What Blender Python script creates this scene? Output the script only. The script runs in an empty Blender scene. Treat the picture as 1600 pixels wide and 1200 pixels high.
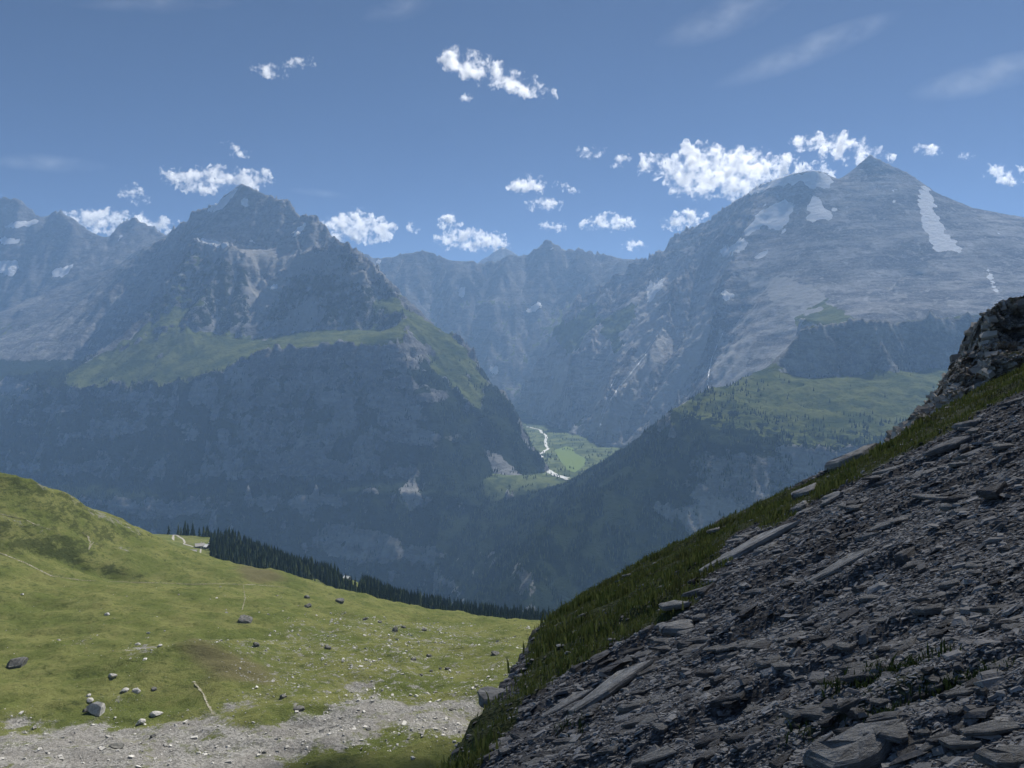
import bpy, math, random, time
import numpy as np
from mathutils import Vector, noise as mnoise

T0 = time.time()
R = math.radians
scene = bpy.context.scene
col = scene.collection

# ------------------------------------------------------------------ camera
F, CX, HY = 1200.0, 800.0, 560.0          # focal length in photo pixels, centre column, horizon row
cam_d = bpy.data.cameras.new('camera')
cam = bpy.data.objects.new('camera', cam_d); col.objects.link(cam)
cam.location = (0, 0, 0); cam.rotation_euler = (R(90), 0, 0)
cam_d.sensor_width = 36; cam_d.lens = 27.0; cam_d.shift_y = -40 / 1600
cam_d.clip_start = 0.3; cam_d.clip_end = 90000
scene.camera = cam

# ------------------------------------------------------------------ sky, sun, exposure
SUN_AZ, SUN_EL = R(32), R(52)             # azimuth to the right of the view direction
world = bpy.data.worlds.new('World'); scene.world = world; world.use_nodes = True
wn = world.node_tree; wn.nodes.clear()
wo = wn.nodes.new('ShaderNodeOutputWorld'); wb = wn.nodes.new('ShaderNodeBackground')
sky = wn.nodes.new('ShaderNodeTexSky'); sky.sky_type = 'NISHITA'; sky.sun_disc = False
sky.sun_elevation = SUN_EL; sky.sun_rotation = SUN_AZ
sky.altitude = 2500; sky.air_density = 0.5; sky.dust_density = 0.2; sky.ozone_density = 4.5
wb.inputs['Strength'].default_value = 0.05
wn.links.new(sky.outputs[0], wb.inputs[0]); wn.links.new(wb.outputs[0], wo.inputs[0])
sun_l = bpy.data.lights.new('sun', 'SUN'); sun_l.energy = 5.0; sun_l.angle = R(0.5); sun_l.color = (1, .955, .88)
sun = bpy.data.objects.new('sun', sun_l); col.objects.link(sun)
SUN = Vector((math.cos(SUN_EL) * math.sin(SUN_AZ), math.cos(SUN_EL) * math.cos(SUN_AZ), math.sin(SUN_EL)))
sun.rotation_euler = SUN.to_track_quat('Z', 'Y').to_euler(); sun.location = (0, 0, 3000)
vs = scene.view_settings
vs.view_transform = 'Standard'; vs.look = 'None'; vs.gamma = 1; vs.use_curve_mapping = False; vs.exposure = 0.68
cy = scene.cycles
cy.max_bounces = 12; cy.diffuse_bounces = 2; cy.glossy_bounces = 1; cy.transmission_bounces = 2
cy.volume_bounces = 5; cy.transparent_max_bounces = 8
cy.use_denoising = True; cy.volume_step_rate = 1.0; cy.volume_max_steps = 128

# ------------------------------------------------------------------ numeric helpers
rng = np.random.default_rng(11)
random.seed(5)

def P(u, v, d): return ((u - CX) / F * d, d, (HY - v) / F * d)
def proj(x, y, z): return CX + F * x / y, HY - F * z / y

def hash2(ix, iy, seed):
    h = (ix.astype(np.int64) * 374761393 + iy.astype(np.int64) * 668265263 + seed * 974634777) & 0xffffffff
    h = ((h ^ (h >> 13)) * 1274126177) & 0xffffffff
    h = ((h ^ (h >> 16)) * 2246822519) & 0xffffffff
    return ((h ^ (h >> 15)) & 0xffffff) / float(0x1000000)

def perlin(x, y, seed=0):
    xi = np.floor(x); yi = np.floor(y); fx = x - xi; fy = y - yi
    sx = fx * fx * fx * (fx * (fx * 6 - 15) + 10); sy = fy * fy * fy * (fy * (fy * 6 - 15) + 10)
    def g(ox, oy):
        a = hash2(xi + ox, yi + oy, seed) * (2 * np.pi)
        return np.cos(a) * (fx - ox) + np.sin(a) * (fy - oy)
    a = g(0, 0); b = g(1, 0); c = g(0, 1); d = g(1, 1)
    return ((a + (b - a) * sx) * (1 - sy) + (c + (d - c) * sx) * sy) * 1.5

def fbm(x, y, s, octaves=5, seed=0, gain=.5, ridged=False):
    out = 0; a = 1.0; f = 1.0 / s; tot = 0
    for i in range(octaves):
        n = perlin(x * f + 17.3 * i, y * f - 9.1 * i, seed + i)
        if ridged: n = 1 - 2 * np.abs(n)
        out = out + a * n; tot += a; a *= gain; f *= 2.03
    return out / tot

def sstep(a, b, x):
    t = np.clip((x - a) / (b - a), 0, 1); return t * t * (3 - 2 * t)

def grid_grad(Z, xs, ys):
    gy, gx = np.gradient(Z, ys, xs); return gx, gy

def gullies(X, Y, Z, xs, ys, scale, amp, octaves, seed, lo=.25, hi=.9, ay=None, decay=.52):
    """fall-line gullies and ribs: stripes turned across the slope, finer on coarser"""
    for o in range(octaves):
        gx, gy = grid_grad(Z, xs, ys); s = np.hypot(gx, gy) + 1e-6
        px, py = -gy / s, gx / s
        cx, cyy = X / scale, Y / scale; ix, iy = np.floor(cx), np.floor(cyy)
        num = 0; den = 1e-6
        for i in (-1, 0, 1):
            for j in (-1, 0, 1):
                a, b = ix + i, iy + j
                dx = cx - (a + hash2(a, b, seed)); dy = cyy - (b + hash2(a, b, seed + 7))
                w = np.clip(1 - (dx * dx + dy * dy) / 2.0, 0, 1) ** 2
                num = num + w * np.cos(2 * np.pi * (dx * px + dy * py) + 6.28 * hash2(a, b, seed + 3)); den = den + w
        k = sstep(lo, hi, s)
        if ay is not None: k = k * ay
        Z = Z + amp * k * (num / den)
        scale *= .5; amp *= decay; seed += 31
    return Z

def strata(Z, X, Y, period, mix, seed, tilt=(0, 0), warp=.5):
    mix = mix * sstep(-.25, .3, fbm(X, Y, period * 7, 3, seed + 77))
    n = fbm(X, Y, period * 9, 3, seed) * warp * period * 1.5
    t = (Z + tilt[0] * X + tilt[1] * Y + n) / period
    f = t - np.floor(t); st = np.floor(t) + sstep(.25, .75, f)
    return Z + mix * (st - t) * period

def solve(x0, x1, y0, y1, res, curves):
    """height field through 3D feature curves (Laplace, coarse to fine)"""
    nx, ny = int((x1 - x0) / res) + 2, int((y1 - y0) / res) + 2
    pts = []
    for c in curves:
        c = np.array(c, float)
        for a, b in zip(c[:-1], c[1:]):
            n = int(np.hypot(*(b - a)[:2]) / (res * .5)) + 2
            t = np.linspace(0, 1, n)[:, None]; pts.append(a + (b - a) * t)
    pts = np.concatenate(pts)
    mg = .03 * max(x1 - x0, y1 - y0)
    m = (pts[:, 0] >= x0 - mg) & (pts[:, 0] <= x1 + mg) & (pts[:, 1] >= y0 - mg) & (pts[:, 1] <= y1 + mg); pts = pts[m]
    pts[:, 0] = np.clip(pts[:, 0], x0, x1); pts[:, 1] = np.clip(pts[:, 1], y0, y1)
    lev = []; a, b = nx, ny
    while min(a, b) > 10: lev.append((a, b)); a, b = (a + 1) // 2, (b + 1) // 2
    lev.append((a, b)); Z = None
    for (a, b) in lev[::-1]:
        i = np.clip(np.rint((pts[:, 0] - x0) / (x1 - x0) * (a - 1)).astype(int), 0, a - 1)
        j = np.clip(np.rint((pts[:, 1] - y0) / (y1 - y0) * (b - 1)).astype(int), 0, b - 1)
        sm = np.zeros((b, a)); ct = np.zeros((b, a))
        np.add.at(sm, (j, i), pts[:, 2]); np.add.at(ct, (j, i), 1)
        mk = ct > 0; val = sm[mk] / ct[mk]
        if Z is None: Z = np.full((b, a), val.mean())
        else: Z = bilin(Z, np.linspace(0, Z.shape[1] - 1, a), np.linspace(0, Z.shape[0] - 1, b))
        Z[mk] = val
        for k in range(160 if a < 100 else 50):
            p = np.pad(Z, 1, mode='edge')
            Z = .25 * (p[1:-1, :-2] + p[1:-1, 2:] + p[:-2, 1:-1] + p[2:, 1:-1]); Z[mk] = val
    return Z

def bilin(Z, gi, gj):
    gi = np.clip(gi, 0, Z.shape[1] - 1.001); gj = np.clip(gj, 0, Z.shape[0] - 1.001)
    i = gi.astype(int); fi = gi - i; j = gj.astype(int); fj = (gj - j)[:, None]
    r0 = Z[j][:, i] * (1 - fi) + Z[j][:, i + 1] * fi; r1 = Z[j + 1][:, i] * (1 - fi) + Z[j + 1][:, i + 1] * fi
    return r0 * (1 - fj) + r1 * fj

class Field:
    """a height field on a rectilinear grid"""
    def __init__(s, xs, ys, Z=None):
        s.xs, s.ys = np.asarray(xs, float), np.asarray(ys, float); s.X, s.Y = np.meshgrid(s.xs, s.ys); s.Z = Z
    def from_curves(s, curves, res):
        x0, x1, y0, y1 = s.xs[0], s.xs[-1], s.ys[0], s.ys[-1]
        Z = solve(x0, x1, y0, y1, res, curves)
        s.Z = bilin(Z, (s.xs - x0) / (x1 - x0) * (Z.shape[1] - 1), (s.ys - y0) / (y1 - y0) * (Z.shape[0] - 1)); return s
    def slope(s):
        gx, gy = grid_grad(s.Z, s.xs, s.ys); return np.hypot(gx, gy)
    def at(s, x, y, A=None):
        A = s.Z if A is None else A
        gi = np.interp(x, s.xs, np.arange(len(s.xs))); gj = np.interp(y, s.ys, np.arange(len(s.ys)))
        i = np.clip(gi.astype(int), 0, len(s.xs) - 2); j = np.clip(gj.astype(int), 0, len(s.ys) - 2); fi, fj = gi - i, gj - j
        return (A[j, i] * (1 - fi) + A[j, i + 1] * fi) * (1 - fj) + (A[j + 1, i] * (1 - fi) + A[j + 1, i + 1] * fi) * fj
    def mesh(s, name, mat, attrs=None, smooth=True):
        ny, nx = s.Z.shape; V = np.stack([s.X, s.Y, s.Z], -1).reshape(-1, 3)
        k = np.arange(ny * nx).reshape(ny, nx)
        q = np.stack([k[:-1, :-1], k[:-1, 1:], k[1:, 1:], k[1:, :-1]], -1).reshape(-1, 4)
        o = make_mesh(name, V, q, mat, smooth=smooth)
        for n, a in (attrs or {}).items():
            at = o.data.attributes.new(n, 'FLOAT', 'POINT'); at.data.foreach_set('value', np.ascontiguousarray(a, np.float32).ravel())
        return o

def make_mesh(name, V, faces, mat, parent=None, smooth=False):
    """faces: (n,k) int array, every face with k corners"""
    V = np.ascontiguousarray(V, np.float32); faces = np.ascontiguousarray(faces, np.int32)
    me = bpy.data.meshes.new(name); n, k = faces.shape
    me.vertices.add(len(V)); me.vertices.foreach_set('co', V.ravel())
    me.loops.add(n * k); me.loops.foreach_set('vertex_index', faces.ravel())
    me.polygons.add(n); me.polygons.foreach_set('loop_start', np.arange(0, n * k, k, dtype=np.int32))
    me.polygons.foreach_set('use_smooth', np.full(n, smooth, bool))
    me.update(calc_edges=True)
    o = bpy.data.objects.new(name, me); col.objects.link(o)
    if mat: me.materials.append(mat)
    if parent: o.parent = parent
    return o

def tag(o, label=None, cat=None, group=None, kind=None):
    if label: o['label'] = label
    if cat: o['category'] = cat
    if group: o['group'] = group
    if kind: o['kind'] = kind
    return o

def in_poly(u, v, poly):
    r = np.zeros(np.shape(u), bool); n = len(poly); j = n - 1
    for i in range(n):
        xi, yi = poly[i]; xj, yj = poly[j]
        c = ((yi > v) != (yj > v)) & (u < (xj - xi) * (v - yi) / (yj - yi + 1e-9) + xi); r ^= c; j = i
    return r

def perlin3(p, seed=0):
    pi = np.floor(p).astype(np.int64); f = p - pi; w = f * f * f * (f * (f * 6 - 15) + 10); out = 0
    for dx in (0, 1):
        for dy in (0, 1):
            for dz in (0, 1):
                q = pi + (dx, dy, dz)
                a = hash2(q[:, 0] + q[:, 2] * 157, q[:, 1] + q[:, 2] * 311, seed) * 2 * np.pi; b = hash2(q[:, 0] - q[:, 2] * 71, q[:, 1] + q[:, 2] * 97, seed + 5) * 2 - 1
                r = np.sqrt(1 - b * b); d = f - (dx, dy, dz)
                g = np.cos(a) * r * d[:, 0] + np.sin(a) * r * d[:, 1] + b * d[:, 2]
                out = out + g * (w[:, 0] if dx else 1 - w[:, 0]) * (w[:, 1] if dy else 1 - w[:, 1]) * (w[:, 2] if dz else 1 - w[:, 2])
    return out * 1.6
def fbm3(p, octaves=4, seed=0, gain=.5):
    o = 0; a = 1.0
    for i in range(octaves): o = o + a * perlin3(p * 2.07 ** i + i * 5.3, seed + i); a *= gain
    return o


# ------------------------------------------------------------------ materials
class NT:
    """small node-tree writer"""
    def __init__(s, name):
        s.m = bpy.data.materials.new(name); s.m.use_nodes = True; s.t = s.m.node_tree; s.t.nodes.clear()
        s.out = s.t.nodes.new('ShaderNodeOutputMaterial'); s.geo = s.t.nodes.new('ShaderNodeNewGeometry'); s.pos = s.geo.outputs['Position']
    def n(s, typ, **kw):
        nd = s.t.nodes.new(typ)
        for k, v in kw.items(): setattr(nd, k, v)
        return nd
    def put(s, sock, v):
        if hasattr(v, 'is_output'): s.t.links.new(v, sock)
        elif v is not None:
            if isinstance(v, (tuple, list)) and len(v) == 3 and sock.type == 'RGBA': v = (*v, 1)
            sock.default_value = v
    def scale(s, vec, k):
        nd = s.n('ShaderNodeVectorMath', operation='MULTIPLY'); s.put(nd.inputs[0], vec); nd.inputs[1].default_value = k if isinstance(k, tuple) else (k, k, k); return nd.outputs[0]
    def noise(s, k, detail=4, rough=.55, vec=None, dist=0):
        nd = s.n('ShaderNodeTexNoise'); s.put(nd.inputs['Vector'], s.scale(vec or s.pos, k)); nd.inputs['Scale'].default_value = 1
        nd.inputs['Detail'].default_value = detail; nd.inputs['Roughness'].default_value = rough; nd.inputs['Distortion'].default_value = dist
        return nd.outputs['Fac']
    def voro(s, k, feature='F1', out='Distance', vec=None):
        nd = s.n('ShaderNodeTexVoronoi', feature=feature); s.put(nd.inputs['Vector'], s.scale(vec or s.pos, k)); nd.inputs['Scale'].default_value = 1; return nd.outputs[out]
    def ramp(s, x, a, b, lo=0, hi=1):
        nd = s.n('ShaderNodeMapRange', interpolation_type='SMOOTHSTEP'); s.put(nd.inputs[0], x); nd.inputs[1].default_value = a; nd.inputs[2].default_value = b
        nd.inputs[3].default_value = lo; nd.inputs[4].default_value = hi; return nd.outputs[0]
    def math(s, op, a, b=None, clamp=False):
        nd = s.n('ShaderNodeMath', operation=op, use_clamp=clamp); s.put(nd.inputs[0], a)
        if b is not None: s.put(nd.inputs[1], b)
        return nd.outputs[0]
    def mix(s, f, a, b, mode='MIX'):
        nd = s.n('ShaderNodeMix', data_type='RGBA', blend_type=mode); s.put(nd.inputs[0], f); s.put(nd.inputs[6], a); s.put(nd.inputs[7], b); return nd.outputs[2]
    def attr(s, name): return s.n('ShaderNodeAttribute', attribute_name=name).outputs['Fac']
    def slope_z(s):
        nd = s.n('ShaderNodeSeparateXYZ'); s.put(nd.inputs[0], s.geo.outputs['Normal']); return nd.outputs[2]
    def bump(s, h, dist, strength=1, prev=None):
        nd = s.n('ShaderNodeBump'); nd.inputs['Strength'].default_value = strength; nd.inputs['Distance'].default_value = dist; s.put(nd.inputs['Height'], h)
        if prev: s.put(nd.inputs['Normal'], prev)
        return nd.outputs[0]
    def diffuse(s, colr, normal=None, rough=.0, trans=None):
        d = s.n('ShaderNodeBsdfDiffuse'); s.put(d.inputs[0], colr); d.inputs[1].default_value = rough
        if normal: s.put(d.inputs['Normal'], normal)
        o = d.outputs[0]
        if trans:
            t = s.n('ShaderNodeBsdfTranslucent'); s.put(t.inputs[0], colr)
            if normal: s.put(t.inputs['Normal'], normal)
            mx = s.n('ShaderNodeMixShader'); mx.inputs[0].default_value = trans; s.t.links.new(o, mx.inputs[1]); s.t.links.new(t.outputs[0], mx.inputs[2]); o = mx.outputs[0]
        s.t.links.new(o, s.out.inputs[0]); return s.m
    def principled(s, colr, rough=.8, spec=.3, normal=None, metal=0):
        d = s.n('ShaderNodeBsdfPrincipled'); s.put(d.inputs['Base Color'], colr); s.put(d.inputs['Roughness'], rough); d.inputs['Specular IOR Level'].default_value = spec
        d.inputs['Metallic'].default_value = metal
        if normal: s.put(d.inputs['Normal'], normal)
        s.t.links.new(d.outputs[0], s.out.inputs[0]); return s.m

def mat_mountain(name, rock_a, rock_b, k=1.0, sc_a=(.25, .245, .24), sc_b=(.33, .32, .305)):
    """limestone with beds and water streaks; grass, scree and forest floor where the terrain carries them"""
    t = NT(name)
    beds = t.noise((.003 * k, .003 * k, .016 * k), 6, .62, dist=.6)
    streak = t.noise((.03 * k, .03 * k, .002 * k), 4, .6)
    big = t.noise(.0022 * k, 5, .6)
    fine = t.noise(.05 * k, 4, .65)
    c = t.mix(t.ramp(beds, .38, .62), rock_a, rock_b)
    c = t.mix(t.ramp(big, .42, .62, 0, .7), c, tuple(x * .6 for x in rock_a))
    c = t.mix(t.ramp(t.noise(.009 * k, 6, .7, dist=.8), .5, .68, 0, .75), c, tuple(min(1, x * 1.3) for x in rock_b))
    c = t.mix(t.ramp(streak, .45, .75, 0, .5), c, tuple(x * .5 for x in rock_a))
    c = t.mix(t.ramp(fine, .5, .72, 0, .45), c, tuple(min(1, x * 1.35) for x in rock_b))
    # pale scree; also carries the sunlit ribs and the hazy summit
    sc = t.mix(t.noise(.02 * k, 4), sc_a, sc_b)
    c = t.mix(t.ramp(t.math('ADD', t.attr('scree'), t.math('MULTIPLY', t.math('SUBTRACT', t.noise(.012 * k, 4), .5), .9)), .4, .6), c, sc)
    # grass
    gn = t.noise(.006 * k, 5, .6)
    gr = t.mix(t.ramp(gn, .35, .65), (.07, .095, .026), (.17, .19, .058))
    gr = t.mix(t.ramp(t.noise(.03 * k, 4, .7), .52, .7, 0, .6), gr, (.045, .055, .025))
    c = t.mix(t.ramp(t.math('ADD', t.attr('grass'), t.math('MULTIPLY', t.math('SUBTRACT', t.noise(.014 * k, 5, .7), .5), 1.1)), .42, .58), c, gr)
    # forest floor and dwarf scrub
    fo = t.mix(t.noise(.04 * k, 3), (.018, .028, .014), (.04, .055, .024))
    c = t.mix(t.ramp(t.math('ADD', t.attr('forest'), t.math('MULTIPLY', t.math('SUBTRACT', t.noise(.018 * k, 5, .7), .5), 1.2)), .42, .58), c, fo)
    sn = t.mix(t.noise(.01 * k, 4), (.86, .87, .88), (.94, .945, .95))
    c = t.mix(t.ramp(t.math('ADD', t.attr('snow'), t.math('MULTIPLY', t.math('SUBTRACT', t.noise(.016 * k, 6, .75), .5), 1.3)), .45, .55), c, sn)
    b = t.bump(t.noise((.02 * k, .02 * k, .04 * k), 6, .74), 40 / k)
    b = t.bump(t.voro((.012 * k, .012 * k, .03 * k)), 10 / k, .6, b)
    return t.diffuse(c, b, .5)
HAZE = 5.2e-5

# ================================================================== LARGE TERRAIN
def W(*p): return [P(*q) for q in p]
def zone(f, polys, wob=10, seed=1, s=260):
    u, v = proj(f.X, np.maximum(f.Y, 1), f.Z)
    d = f.Y / 5000.0
    u = u + fbm(f.X, f.Y + f.Z, s, 4, seed) * wob * 2; v = v + fbm(f.X - f.Z, f.Y, s, 4, seed + 9) * wob * 2
    m = np.zeros(f.Z.shape)
    for p in polys: m[in_poly(u, v, p)] = 1
    return m
def soften(m, n=2):
    for _ in range(n):
        p = np.pad(m, 1, mode='edge'); m = (p[1:-1, 1:-1] * 2 + p[1:-1, :-2] + p[1:-1, 2:] + p[:-2, 1:-1] + p[2:, 1:-1]) / 6
    return m

def hollow(f, n=14):
    return soften(f.Z, n) - f.Z
def bands(f, s, seed): return sstep(.02, .28, fbm(f.X * .35 + f.Y * .2, f.Z * 1.3, s, 4, seed))
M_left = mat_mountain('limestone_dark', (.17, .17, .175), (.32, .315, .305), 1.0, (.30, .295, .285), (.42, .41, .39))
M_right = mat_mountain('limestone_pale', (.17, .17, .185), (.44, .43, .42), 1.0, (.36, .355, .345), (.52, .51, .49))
M_far = mat_mountain('limestone_far', (.16, .16, .165), (.25, .245, .24), .7)
M_plat = mat_mountain('limestone_plateau', (.21, .21, .205), (.38, .37, .345), 1.3)

# ---- the massif on the left: summit pyramid, tower and buttress, grassy terrace, forested wall
LM = Field(np.arange(-5600, 700, 13.0), np.arange(3000, 8800, 13.0))
lm_curves = [
    W((378, 290, 7300), (340, 318, 7350), (300, 336, 7450), (285, 352, 7550), (262, 372, 7900), (225, 395, 8600)),
    W((378, 290, 7300), (420, 308, 7200), (455, 322, 7100), (472, 343, 7000), (490, 340, 6950), (508, 360, 6850), (530, 376, 6700), (552, 402, 6500), (590, 425, 6300)),
    # snow shelf below the summit, then the tower and buttress rims
    W((300, 378, 6900), (360, 392, 6850), (420, 388, 6800), (470, 395, 6700)),
    W((470, 396, 6380), (500, 386, 6280), (540, 384, 6220), (565, 402, 6170), (590, 425, 6110), (612, 450, 6050), (627, 472, 5980)),
    W((460, 412, 6560), (500, 410, 6520), (540, 415, 6450), (575, 430, 6330)),
    W((300, 373, 6700), (330, 380, 6620), (360, 386, 6570), (382, 398, 6520)),
    W((300, 373, 6700), (272, 428, 6500), (232, 488, 6250), (190, 530, 6100), (112, 578, 5900), (62, 600, 5560)),
    [(q[0] - 330, q[1] + 360, q[2] - 430) for q in W((285, 400, 6600), (272, 428, 6500), (232, 488, 6250), (190, 530, 6100), (112, 578, 5900))],
    W((440, 398, 6680), (415, 440, 6420), (402, 480, 6120), (405, 520, 5860)),
    W((190, 540, 5880), (260, 505, 5930), (330, 522, 5880), (395, 532, 5800), (450, 522, 5760), (500, 516, 5740), (560, 516, 5700), (628, 520, 5620)),
    # brow of the terrace
    W((60, 601, 5540), (110, 606, 5450), (200, 602, 5350), (300, 597, 5250), (360, 572, 5230), (420, 546, 5190), (520, 541, 5130), (625, 538, 5050)),
    # wall foot, ledge, lower cliffs, valley
    W((-60, 735, 5250), (20, 742, 5130), (120, 748, 5000), (300, 756, 4840), (460, 752, 4730), (560, 748, 4640), (650, 748, 4560)),
    W((-300, 800, 4700), (20, 775, 4800), (300, 778, 4600), (460, 770, 4510), (560, 768, 4440), (660, 770, 4400), (760, 782, 4330)),
    W((20, 845, 4650), (300, 848, 4430), (460, 842, 4340), (560, 842, 4270), (660, 845, 4210), (740, 850, 4150)),
    W((-700, 935, 4300), (20, 935, 4280), (300, 940, 4180), (500, 940, 4100), (700, 945, 4000), (900, 950, 3900)),
    [(-5600, 3000, -1400), (700, 3000, -1400)],
    # left flank
    W((62, 600, 5560), (30, 640, 5800), (-60, 690, 6000), (-200, 720, 6100)),
    W((112, 578, 5900), (40, 585, 6300), (-100, 620, 6500)),
    # right edge: corner of the wall, spur with the sunny grass flank, its foot on the valley floor
    W((627, 472, 5980), (632, 505, 5500), (630, 538, 5050), (640, 600, 4930), (650, 690, 4720), (660, 770, 4450)),
    W((627, 472, 5980), (640, 486, 5930), (690, 516, 5820), (735, 550, 5640), (760, 590, 5480), (790, 620, 5330), (806, 650, 5220), (820, 690, 5000), (848, 738, 4720), (854, 768, 4420)),
    W((650, 560, 5250), (690, 585, 5150), (725, 620, 5050), (755, 655, 4950), (765, 700, 4800), (775, 745, 4620), (800, 775, 4380)),
    [(150, 6000, -800), (150, 6500, -800), (90, 7200, -780), (-100, 8200, -740), (-300, 8800, -740)], [(700, 6000, -820), (300, 6000, -820), (300, 7500, -790)],
    # behind
    [(-5600, 8800, 200), (-3000, 8800, 500), (-1500, 8800, -300), (-900, 8800, -700), (700, 8800, -760)],
    [(-900, 7000, 300), (-300, 6400, -150), (60, 5900, -730), (220, 5200, -790), (330, 4500, -820)],
    [(700, 3000, -1400), (700, 4300, -930), (700, 4500, -860), (700, 5500, -800), (700, 7500, -780)],
]
LM.from_curves(lm_curves, 22)
base = LM.Z.copy()
wallm = sstep(.7, 1.3, LM.slope())
LM.Z = gullies(LM.X, LM.Y, LM.Z, LM.xs, LM.ys, 420, 62, 5, 3, .35, 1.1)
wx = LM.X + 90 * fbm(LM.X, LM.Y, 300, 3, 51); wy = LM.Y + 90 * fbm(LM.X, LM.Y, 300, 3, 52)
LM.Z = LM.Z + (fbm(wx, wy, 380, 6, 40, .55, ridged=True) - .4) * (5 + 62 * wallm)
LM.Z = strata(LM.Z, LM.X, LM.Y, 85, .6, 5, (.03, .02), 1.2) * wallm + LM.Z * (1 - wallm)
LM.Z = strata(LM.Z, LM.X, LM.Y, 27, .25, 6, (.03, .02), 1.5)
px_, py_, pz_ = P(378, 288, 7300); wk = np.exp(-(((LM.X - px_) ** 2 + (LM.Y - py_) ** 2) / 330 ** 2)) * .8; LM.Z = LM.Z * (1 - wk) + (base + 25) * wk
sl = soften(LM.slope(), 2)
u, v = proj(LM.X, LM.Y, LM.Z)
grass = zone(LM, [[(95, 590), (190, 530), (250, 498), (330, 510), (400, 528), (420, 540), (380, 575), (300, 605), (110, 612)],
                  [(395, 545), (440, 522), (520, 500), (560, 480), (600, 440), (640, 480), (632, 545)],
                  [(636, 480), (735, 545), (770, 600), (740, 640), (690, 590), (650, 540)],
                  [(215, 520), (300, 400), (330, 420), (330, 520)]], 9, 3)
grass = soften(grass, 2) * sstep(1.5, .8, sl) + .35 * sstep(300, 0, LM.Z - 350) * sstep(1.3, .7, sl) * (v < 560)
scree = soften(zone(LM, [[(380, 450), (400, 430), (450, 440), (410, 490), (396, 480)], [(290, 375), (420, 385), (520, 395), (540, 420), (440, 430), (330, 400)],
                         [(440, 500), (490, 460), (500, 510), (450, 525)], [(600, 405), (610, 440), (560, 440), (530, 430), (570, 405)],
                         [(758, 700), (800, 730), (850, 765), (780, 775)], [(625, 770), (650, 740), (660, 790), (640, 800)]], 6, 7, 120), 2) * .9
forest = np.where(v > 545, sstep(2.9, 1.5, sl), 0) * sstep(60, -80, LM.Z) * .95
forest = forest * (1 - .85 * bands(LM, 210, 31) * wallm)
scree = np.maximum(scree, .8 * sstep(5, 16, hollow(LM)) * (v < 545)); scree = np.maximum(scree, .42 * (v < 392))  # scree tone over the summit puts some haze into its colour
forest = np.maximum(forest, .60 * soften(zone(LM, [[(410, 505), (440, 440), (470, 400), (540, 387), (600, 430), (640, 490), (625, 520), (480, 512)], [(225, 500), (300, 382), (375, 392), (395, 440), (390, 520), (300, 512)]], 10, 8), 3))
forest = np.maximum(forest, .15 * (v > 600)) * (1 - soften(grass)) * (1 - scree)
snow = soften(zone(LM, [[(335, 318), (378, 291), (372, 300), (345, 328), (318, 332)], [(373, 309), (385, 309), (391, 322), (380, 324)],
                        [(303, 370), (330, 374), (362, 383), (350, 388), (318, 380)], [(422, 445), (437, 443), (432, 452), (420, 453)], [(384, 368), (398, 375), (400, 381), (390, 377)],
                        [(455, 365), (478, 346), (480, 352), (462, 372)]], 3, 4, 60), 1) * .9
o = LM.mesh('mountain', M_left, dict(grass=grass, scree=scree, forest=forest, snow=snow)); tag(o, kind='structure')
LM.forest = forest; LM.grass = grass

# ---- far peaks on the left and their snowy slope
LF = Field(np.arange(-9800, -3200, 26.0), np.arange(6000, 11600, 26.0))
LF.from_curves([
    W((-200, 345, 9900), (-60, 330, 9900), (0, 318, 9850), (20, 312, 9800), (45, 325, 9800), (68, 340, 9800), (80, 341, 9700), (96, 334, 9650), (112, 346, 9650), (130, 360, 9700), (165, 373, 9800), (190, 363, 9800), (214, 345, 9800), (236, 353, 9800), (256, 369, 9700), (300, 360, 9700), (360, 370, 9600)),
    W((290, 372, 8400), (250, 385, 8500), (200, 410, 8500), (130, 440, 8300), (60, 472, 8150), (0, 500, 8000), (-150, 540, 7800)),
    W((250, 400, 9000), (180, 420, 9000), (90, 450, 8800), (0, 490, 8700), (-150, 520, 8600)),
    W((230, 500, 7500), (120, 540, 7300), (0, 580, 7100), (-200, 640, 6900)),
    W((150, 600, 6600), (0, 650, 6500), (-300, 720, 6300)),
    [(-9800, 11600, 400), (-6000, 11600, 500), (-3200, 11600, 500)],
    [(-9800, 6000, -900), (-6000, 6000, -900), (-3200, 6000, -700)],
], 40)
wm = sstep(.5, 1.1, LF.slope())
LF.Z = gullies(LF.X, LF.Y, LF.Z, LF.xs, LF.ys, 700, 100, 5, 53, .2, .9)
LF.Z = LF.Z + fbm(LF.X, LF.Y, 260, 5, 60, ridged=True) * 34 * (.3 + .7 * wm)
LF.Z = strata(LF.Z, LF.X, LF.Y, 70, .3, 55, (-.15, .1), 1.2)
u, v = proj(LF.X, LF.Y, LF.Z); sl = LF.slope()
grass = (v > 500) * sstep(1.0, .5, sl) * .8
snow = soften(zone(LF, [[(5, 350), (35, 345), (65, 340), (45, 355), (10, 358)], [(0, 372), (40, 372), (30, 382), (0, 382)], [(0, 410), (30, 405), (25, 428), (0, 430)], [(80, 425), (120, 410), (105, 430), (82, 436)],
                        [(255, 372), (292, 362), (290, 375), (258, 382)], [(172, 372), (190, 366), (188, 375), (172, 376)]], 4, 14, 120), 1) * .9
scree = soften(zone(LF, [[(60, 540), (180, 480), (260, 420), (290, 400), (240, 500), (150, 560)]], 14, 15), 2) * .6
o = LF.mesh('mountain', M_far, dict(grass=grass, scree=scree, forest=np.zeros_like(snow), snow=snow)); tag(o, kind='structure')

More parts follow.
